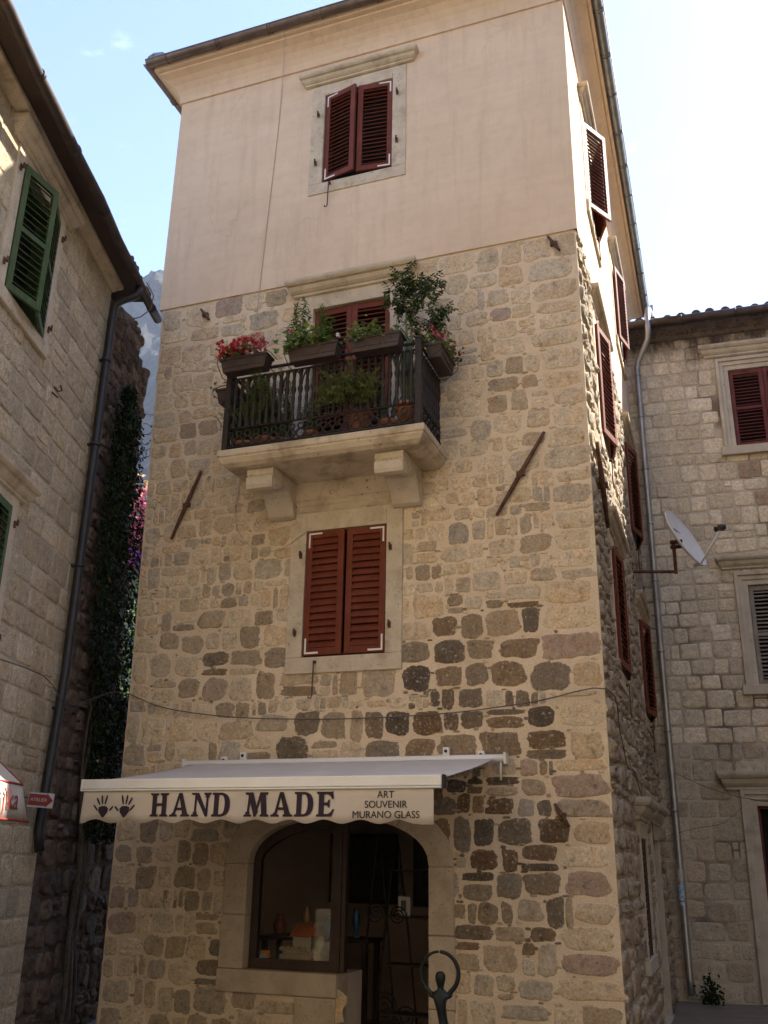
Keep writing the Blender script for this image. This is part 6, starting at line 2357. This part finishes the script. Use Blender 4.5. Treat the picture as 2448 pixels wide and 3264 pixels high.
def build_rose():
    t = empty('rose_tree', T(-1.98, -0.52, 6.76), TYAW, 'tall rose tree with dark leaves rising above the right end of the balcony', 'shrub')
    rng = random.Random(71)
    lm, sm = MB(), MB()
    canes = [[(0, 0, 0), (0.02, -0.01, 0.6), (-0.01, 0.0, 1.1), (-0.02, -0.02, 1.45), (-0.05, -0.02, 1.75), (-0.10, 0, 1.95)],
             [(0.04, 0, 0), (0.05, 0.0, 0.7), (0.04, 0.01, 1.2), (0.06, 0.0, 1.5), (0.10, 0.0, 1.8), (0.12, 0, 2.02)],
             [(0.06, 0, 0), (0.1, -0.02, 0.6), (0.18, -0.04, 1.0), (0.30, -0.05, 1.2), (0.40, -0.06, 1.32), (0.46, -0.05, 1.42)],
             [(0.08, 0.02, 0.4), (0.16, -0.04, 0.85), (0.26, -0.08, 1.02), (0.36, -0.1, 1.08)]]
    ends = []
    for c in canes:
        sm.tube(c, [0.013 - 0.0018 * j for j in range(len(c))], 6)
        ends.append(c)
    cl = []
    for k in range(58):
        a = rng.random() * 2 * pi
        r = rng.random() ** 0.6
        cl.append(Vector((0.02 + 0.32 * r * cos(a), rng.uniform(-.16, .14), 1.74 + 0.29 * r * sin(a))))
    for k in range(18):
        cl.append(Vector((0.33 + rng.uniform(-.16, .16), -0.05 + rng.uniform(-.08, .06), 1.27 + rng.uniform(-.16, .18))))
    for k in range(10):
        cl.append(Vector((0.18 + rng.uniform(-.1, .1), -0.05 + rng.uniform(-.08, .06), 1.05 + rng.uniform(-.12, .2))))
    for k in range(4):
        cl.append(Vector((0.30 + rng.uniform(-.03, .06), 0, 1.85 + rng.uniform(-.08, .1))))
    for c in cl:
        # compound leaf sprays
        for s_ in range(3):
            d = rnd_dir(rng, -0.25)
            p = c + rnd_dir(rng) * 0.03
            q = p + d * 0.12
            sm.tube([p, q], [0.003, 0.002], 4)
            for j in range(3):
                m = p.lerp(q, 0.35 + 0.3 * j)
                sd = d.cross(Vector((0, 0, 1)))
                for sgn in (-1, 1):
                    lm.leaf(m, d * 0.5 + sd * sgn + Vector((0, 0, -0.2)), Vector((0, -.3, 1)), rng.uniform(0.045, 0.062), 0.036, rng.randrange(3) // 2, 0.12)
            lm.leaf(q, d, Vector((0, -.3, 1)), 0.06, 0.038, 0, 0.12)
    lm.build('foliage', [M['leaf_dark'], M['leaf_mid']], t)
    sm.build('stem', M['stem'], t)
    pm = MB()
    pm.lathe([(0.13, -0.19), (0.165, -0.05), (0.18, -0.05), (0.18, 0.0), (0.16, 0.0), (0.0, -0.03)], (0.03, 0, 0), 16)
    pm.build('pot', M['terracotta'], t)


build_rose()


def blades(name, loc, label, cat, seed, specs, mat, mi2=None):
    """sword leaves: (x, y, length, width, lean x, lean y, curl)"""
    t = empty(name, loc, TYAW, label, cat)
    lm = MB()
    for (x, y, ln, w, lx, ly, cu) in specs:
        n = 8
        vs, fs = [], []
        for j in range(n + 1):
            q = j / n
            c = Vector((x + lx * q ** 1.5, y + ly * q ** 1.5, ln * (q - cu * q * q)))
            ww = w * (0.75 + 0.5 * q * (1 - q) * 2) * (1 - q ** 3) + 0.001
            vs += [c + Vector((-ww / 2, 0.25 * ww, 0)), c, c + Vector((ww / 2, 0.25 * ww, 0))]
        for j in range(n):
            for k in range(2):
                a = j * 3 + k
                fs.append((a, a + 1, a + 4, a + 3))
        lm.add(vs, fs, 0, True)
    o = lm.build('blades', M[mat], t)
    so = o.modifiers.new('thickness', 'SOLIDIFY')
    so.thickness = 0.003
    pm = MB()
    pm.lathe([(0.09, -0.17), (0.115, -0.04), (0.125, -0.04), (0.125, 0.0), (0.11, 0.0), (0.0, -0.03)], (0, 0, 0), 14)
    pm.build('pot', M['terracotta'], t)
    return t


blades('iris', T(-2.16, -0.66, 6.74), 'iris with upright green sword leaves behind the right railing', 'potted plant', 1, [(-0.06, 0, 0.78, 0.035, -0.16, -.05, 0.05), (-0.02, 0, 0.62, 0.03, 0.05, -.1, 0.0), (0.03, 0, 0.72, 0.03, 0.16, 0, 0.05), (0.0, 0.02, 0.5, 0.03, -0.22, 0, 0.1), (0.05, 0, 0.55, 0.028, 0.26, -.05, 0.1), (-0.1, 0, 0.66, 0.03, -0.05, -.1, 0.0)], 'leaf_dark')
blades('agave', T(-1.93, -0.72, 6.9), 'long pale grey green blades standing in front of the rose tree stems', 'potted plant', 2, [(0.0, -0.02, 1.18, 0.075, -0.12, -.02, 0.05), (0.03, 0.0, 1.02, 0.07, 0.04, -.04, 0.02), (-0.02, 0, 0.98, 0.06, -0.24, -.02, 0.1), (0.06, 0, 0.82, 0.06, 0.14, -.12, 0.1), (0.0, 0, 0.72, 0.035, 0.02, -.14, 0.0), (0.02, 0, 1.26, 0.05, -0.04, 0.0, 0.0)], 'leaf_grey')

# ------------------------------------------------------------------ bronze dancer in front of the shop
st = empty('bronze_statue', T(-1.28, -1.62, 0), TYAW, 'dark bronze figure holding a ring above its head, in front of the shop', 'statue')


def build_statue():
    # one skinned figure: slim body, arms sweeping up into a hoop
    V, E, Rr = [], [], []

    def node(p, r, par=None):
        V.append(p)
        Rr.append(r)
        if par is not None:
            E.append((par, len(V) - 1))
        return len(V) - 1
    pel = node((0.045, 0, 0.70), (0.064, 0.05))
    wa = node((0.02, 0, 0.80), (0.046, 0.038), pel)
    ch = node((0.0, 0, 0.915), (0.062, 0.044), wa)
    sh_ = node((0.0, 0, 0.985), (0.060, 0.036), ch)
    ne = node((0.002, 0, 1.03), (0.021, 0.021), sh_)
    hd0 = node((0.0, -0.004, 1.075), (0.036, 0.038), ne)
    hd1 = node((0.0, -0.004, 1.125), (0.049, 0.052), hd0)
    node((0.0, -0.002, 1.168), (0.030, 0.032), hd1)
    cx, cz, rad = -0.005, 1.15, 0.163
    for sgn in (-1, 1):
        a = node((sgn * 0.082, 0, 0.985), (0.030, 0.028), sh_)
        last = a
        for k in range(12):
            th = radians(-58 + (148) * k / 11) if sgn > 0 else radians(238 - 146.5 * k / 11)
            last = node((cx + rad * cos(th), -0.01, cz + rad * sin(th)), (0.021 - 0.0005 * k if sgn > 0 else 0.017 - 0.0005 * k,) * 2, last)
    for sgn in (-1, 1):
        h = node((0.055 + sgn * 0.038, 0.0, 0.62), (0.047, 0.046), pel)
        kn = node((0.075 + sgn * 0.034, -0.02 * sgn, 0.44), (0.033, 0.033), h)
        ca = node((0.07 + sgn * 0.03, 0.0, 0.34), (0.030, 0.032), kn)
        an = node((0.05 + sgn * 0.028, 0.01, 0.19), (0.018, 0.018), ca)
        node((0.05 + sgn * 0.03, -0.055, 0.165), (0.018, 0.012), an)
    me = bpy.data.meshes.new('body')
    me.from_pydata(V, E, [])
    o = bpy.data.objects.new('body', me)
    COL.objects.link(o)
    o.parent = st
    sk = o.modifiers.new('skin', 'SKIN')
    sk.use_smooth_shade = True
    for i, r in enumerate(Rr):
        me.skin_vertices[0].data[i].radius = r
    me.skin_vertices[0].data[0].use_root = True
    su = o.modifiers.new('smooth', 'SUBSURF')
    su.levels = su.render_levels = 2
    me.materials.append(M['bronze'])
    pm = MB()
    pm.box(-0.17, 0.21, -0.17, 0.17, 0.0, 0.10)
    pm.box(-0.14, 0.18, -0.14, 0.14, 0.102, 0.155)
    pm.build('plinth', M['bronze'], st, bevel=0.01)


build_statue()

# ------------------------------------------------------------------ goods in the shop
SG = 'goods inside the shop'


def souvenir_house():
    t = empty('model_house', T(-3.46, 0.50, 0.90), TYAW, 'souvenir model stone house with an orange tiled roof, behind the shop window glass', 'souvenir')
    mb = MB()
    mb.box(-0.26, 0.24, -0.10, 0.12, 0.0, 0.15)
    mb.box(-0.23, 0.22, -0.09, 0.11, 0.152, 0.19)
    for k in range(8):
        mb.lathe([(0.0, 0), (0.03, 0.01), (0.035, 0.04), (0.0, 0.06)], (-0.24 + k * 0.065, -0.07, 0.17), 7)
    mb.build('rock_base', M['trim'], t, bevel=0.006)
    hb = MB()
    hb.box(-0.12, 0.10, -0.06, 0.08, 0.19, 0.34)
    hb.build('wall', M['trim_grey'], t)
    rf = MB()
    vs = [(-0.145, -0.09, 0.325), (0.125, -0.09, 0.325), (0.14, 0.03, 0.455), (-0.11, 0.03, 0.455), (-0.145, 0.13, 0.325), (0.125, 0.13, 0.325)]
    rf.add(vs, [(0, 1, 2, 3), (3, 2, 5, 4), (0, 3, 4), (1, 5, 2)])
    for k in range(10):
        x = -0.135 + k * 0.027
        rf.tube([(x, -0.095, 0.328), (x + 0.026, 0.03, 0.460)], 0.010, 6)
    rf.build('roof', M['orange_roof'], t)
    tb = MB()
    tb.lathe([(0.05, 0.19), (0.05, 0.27), (0.03, 0.32), (0.0, 0.345)], (0.19, 0.0, 0), 9)
    tb.build('tower', M['trim_grey'], t)


souvenir_house()


def card():
    t = empty('price_card', T(-3.83, 0.24, 0.925), TYAW, 'orange and white printed card standing in the shop window corner', 'card')
    mb = MB()
    mb.box(-0.045, 0.075, 0, 0.006, 0.0, 0.165)
    mb.build('card', M['orange_card'], t)
    ib = MB()
    ib.box(-0.045, 0.03, -0.004, -0.001, 0.045, 0.135)
    ib.build('picture', M['blue_print'], t)


card()

for (u, b, z, w, h, lab) in ((-3.95, 3.5, 1.46, 1.0, 0.92, 'wide dark framed picture on the back wall, seen through the shop window'), (-2.98, 3.5, 1.44, 0.42, 0.92, 'narrow dark framed picture on the back wall, seen through the doorway')):
    t = empty('framed_picture', T(u, b, z), TYAW, lab, 'picture', SG)
    mb = MB()
    for (x0, x1, z0, z1) in ((-w / 2, w / 2, 0, 0.05), (-w / 2, w / 2, h - 0.05, h), (-w / 2, -w / 2 + 0.05, 0.0505, h - 0.0505), (w / 2 - 0.05, w / 2, 0.0505, h - 0.0505)):
        mb.box(x0, x1, -0.03, 0.06, z0, z1)
    mb.build('frame', M['brown_wood'], t)
    mb = MB()
    mb.box(-w / 2 + 0.05, w / 2 - 0.05, -0.01, 0.04, 0.05, h - 0.05)
    mb.build('painting', M['canvas_dark'], t)


def rack():
    t = empty('iron_rack', T(-2.2, 0.85, 0), TYAW, 'black wrought iron display rack with scrolls and shelves inside the doorway', 'rack', SG)
    fr = MB()
    for (ax, az, hw) in ((-0.55, 2.32, 0.24), (-0.33, 2.30, 0.28)):
        for sg_ in (-1, 1):
            fr.tube([(ax, 0, az), (ax + sg_ * 0.02, 0, az - 0.10), (ax + sg_ * hw * 0.55, 0.02, az * 0.5), (ax + sg_ * hw, 0.02, 0.02)], 0.012, 6)
    fr.tube([(0.45, 0.0, 2.25), (0.45, 0, 0.02)], 0.012, 6)
    fr.build('upright', M['black_iron'], t)
    for z in (1.93, 1.45, 0.97, 0.49):
        sb = MB()
        sb.box(-0.42, 0.55, -0.12, 0.16, z - 0.018, z)
        sb.build('shelf', M['black_iron'], t)
    for (cx, cz, r) in ((-0.56, 1.47, 0.12), (-0.30, 1.45, 0.10), (-0.45, 0.55, 0.15), (-0.2, 0.45, 0.12)):
        sm = MB()
        pts = []
        for k in range(34):
            a = k * 0.45
            rr = r * (1 - k / 40)
            pts.append((cx + rr * cos(a), -0.03, cz + rr * sin(a)))
        sm.tube(pts, 0.008, 5)
        sm.build('scroll', M['black_iron'], t)


rack()
# a slim dark figure and small wares on the shelves
rng = random.Random(88)
k = 0
WARES = [(-2.05, 1.45, 'small white framed print on the second shelf of the iron rack', 'print'),
         (-1.98, 0.97, 'dark glass bowl on the third shelf of the iron rack', 'bowl'),
         (-1.78, 0.97, 'dark rounded vase beside the bowl, third shelf of the iron rack', 'vase'),
         (-1.92, 0.49, 'boxy dark casket on the lowest shelf of the iron rack', 'box'),
         (-1.80, 1.93, 'flat dark dish on the top shelf of the iron rack', 'dish')]
for (u, z, lab, kind) in WARES:
    t = empty({'print': 'small_print', 'bowl': 'glass_bowl', 'vase': 'glass_vase', 'box': 'casket', 'dish': 'serving_dish'}[kind], T(u - (0.38 if kind == 'print' else 0), 0.84, z), TYAW, lab, kind)
    mb = MB()
    if kind == 'print':
        mb.box(-0.07, 0.07, 0, 0.012, 0, 0.2)
        mb.build('frame', M['sign_white'], t)
        m2 = MB(); m2.box(-0.04, 0.02, -0.003, -0.0005, 0.05, 0.16); m2.build('picture', M['canvas_dark'], t)
    elif kind == 'bowl':
        mb.lathe([(0.03, 0), (0.05, 0.01), (0.1, 0.08), (0.105, 0.09), (0.095, 0.085), (0.0, 0.02)], (0, 0, 0), 14); mb.build('body', M['black_plastic'], t)
    elif kind == 'vase':
        mb.lathe([(0.05, 0), (0.08, 0.05), (0.085, 0.1), (0.05, 0.16), (0.035, 0.19), (0.05, 0.21), (0.0, 0.2)], (0, 0, 0), 14); mb.build('body', M['black_plastic'], t)
    elif kind == 'box':
        mb.box(-0.12, 0.12, -0.07, 0.07, 0, 0.10); mb.prism([(-0.125, 0.102), (0.125, 0.102), (0.09, 0.15), (-0.09, 0.15)], -0.075, 0.075); mb.build('body', M['brown_wood'], t, bevel=0.004)
    else:
        mb.lathe([(0.05, 0), (0.06, 0.01), (0.16, 0.035), (0.165, 0.04), (0.0, 0.03)], (0, 0, 0), 16); mb.build('body', M['black_plastic'], t)

# glass wares standing along the shop window ledge and on a table further in
def ware(name, kind, loc, prof, mat, label):
    t = empty(name, loc, TYAW, label, kind)
    mb = MB()
    mb.lathe(prof, (0, 0, 0), 14)
    mb.build('body', M[mat], t)


M['glass_blue'] = mat_surface('blue_glass_ware', (0.03, 0.09, 0.22), (0.05, 0.16, 0.32), 8, 0.12, 40, 0, 0, 0.6)
M['glass_red'] = mat_surface('ruby_glass_ware', (0.28, 0.03, 0.02), (0.4, 0.07, 0.03), 8, 0.12, 40, 0, 0, 0.6)
M['glass_amber'] = mat_surface('amber_glass_ware', (0.4, 0.2, 0.05), (0.5, 0.28, 0.1), 8, 0.12, 40, 0, 0, 0.6)
tall = [(0.045, 0), (0.05, 0.012), (0.018, 0.03), (0.03, 0.09), (0.05, 0.17), (0.04, 0.24), (0.022, 0.29), (0.035, 0.32), (0.0, 0.315)]
jug = [(0.05, 0), (0.075, 0.05), (0.085, 0.11), (0.06, 0.17), (0.04, 0.2), (0.055, 0.23), (0.0, 0.225)]
cup = [(0.03, 0), (0.035, 0.008), (0.01, 0.02), (0.012, 0.08), (0.04, 0.11), (0.05, 0.17), (0.0, 0.165)]
ware('glass_vase', 'vase', T(-3.13, 0.52, 0.90), tall, 'glass_blue', 'slender blue glass vase right of the model house on the window ledge')
ware('glass_goblet', 'goblet', T(-3.02, 0.45, 0.90), cup, 'glass_red', 'small red glass goblet at the right end of the window ledge')
ware('glass_jug', 'jug', T(-3.72, 0.66, 0.90), jug, 'glass_amber', 'round amber glass jug behind the orange card on the window ledge')
tb = empty('display_table', T(-3.7, 1.5, 0), TYAW, 'dark wooden table standing inside the shop behind the window', 'table', SG)
mb = MB(); mb.box(-0.7, 0.7, -0.25, 0.25, 1.12, 1.16); mb.build('table_top', M['brown_wood'], tb, bevel=0.004)
for x in (-0.64, 0.64):
    for y in (-0.2, 0.2):
        mb = MB(); mb.box(x - 0.03, x + 0.03, y - 0.03, y + 0.03, 0.013, 1.118); mb.build('leg', M['brown_wood'], tb)
for (x, prof, mt_, lab) in ((-0.55, jug, 'glass_red', 'ruby jug at the left end of the table inside the shop'), (-0.2, tall, 'glass_amber', 'amber vase in the middle of the table inside the shop'), (0.1, jug, 'glass_blue', 'blue jug on the table inside the shop, beside the amber vase'), (0.45, tall, 'glass_blue', 'blue vase at the right end of the table inside the shop')):
    ware('glass_vase' if prof is tall else 'glass_jug', 'vase' if prof is tall else 'jug', T(-3.7 + x, 1.5, 1.16), prof, mt_, lab)

# ------------------------------------------------------------------ houses round the square that the photograph does not show, but that shade it


def square_house(name, loc, rz, w, d, h, label, nwin, wallmat):
    t = empty(name, loc, rz, label, 'house')
    mb = MB()
    mb.box(0, w, 0, d, -0.3, h)
    mb.build('wall', M[wallmat], t)
    rb = MB()
    rb.add([(-0.4, -0.4, h), (w + 0.4, -0.4, h), (w + 0.4, d + 0.4, h), (-0.4, d + 0.4, h), (w * 0.2, d / 2, h + d * 0.22), (w * 0.8, d / 2, h + d * 0.22)],
           [(0, 1, 5, 4), (1, 2, 5), (2, 3, 4, 5), (3, 0, 4), (3, 2, 1, 0)])
    rb.build('roof', M['tile'], t)
    for k in range(nwin):
        for z in [1.0 + 3.2 * q for q in range(int((h - 2.4) / 3.2) + 1)]:
            x = w * (k + 0.5) / nwin
            wm = MB()
            for (x0, x1, z0, z1) in ((-0.72, -0.52, 0, 1.7), (0.52, 0.72, 0, 1.7), (-0.72, 0.72, 1.702, 1.9), (-0.75, 0.75, -0.15, -0.002)):
                wm.box(x0, x1, -0.05, 0.02, z0, z1)
            wo_ = wm.build('window', M['trim'], t, (x, 0, z))
            pm = MB()
            for s_ in (-1, 1):
                a, b = sorted((s_ * 0.008, s_ * 0.5))
                pm.box(a, b, -0.04, -0.004, 0.02, 1.68)
            pm.build('shutter', M['green_paint'], wo_)


# unseen, across the lane on the right, set to shade the tower's side wall
square_house('stone_house', T(8.3, 13.0, 0), TYAW - pi / 2, 21.0, 9.0, 16.0, 'unseen tall house across the lane, placed to shade the side wall of the tower', 5, 'mortar_side')
# unseen, added behind the camera to hold back sky and bounce sunlight
square_house('stone_house', T(17.0, -16.5, 0), TYAW + pi, 34.0, 9.0, 19.0, 'unseen long house behind the camera, added to shape the light on the fronts', 7, 'mortar_side')
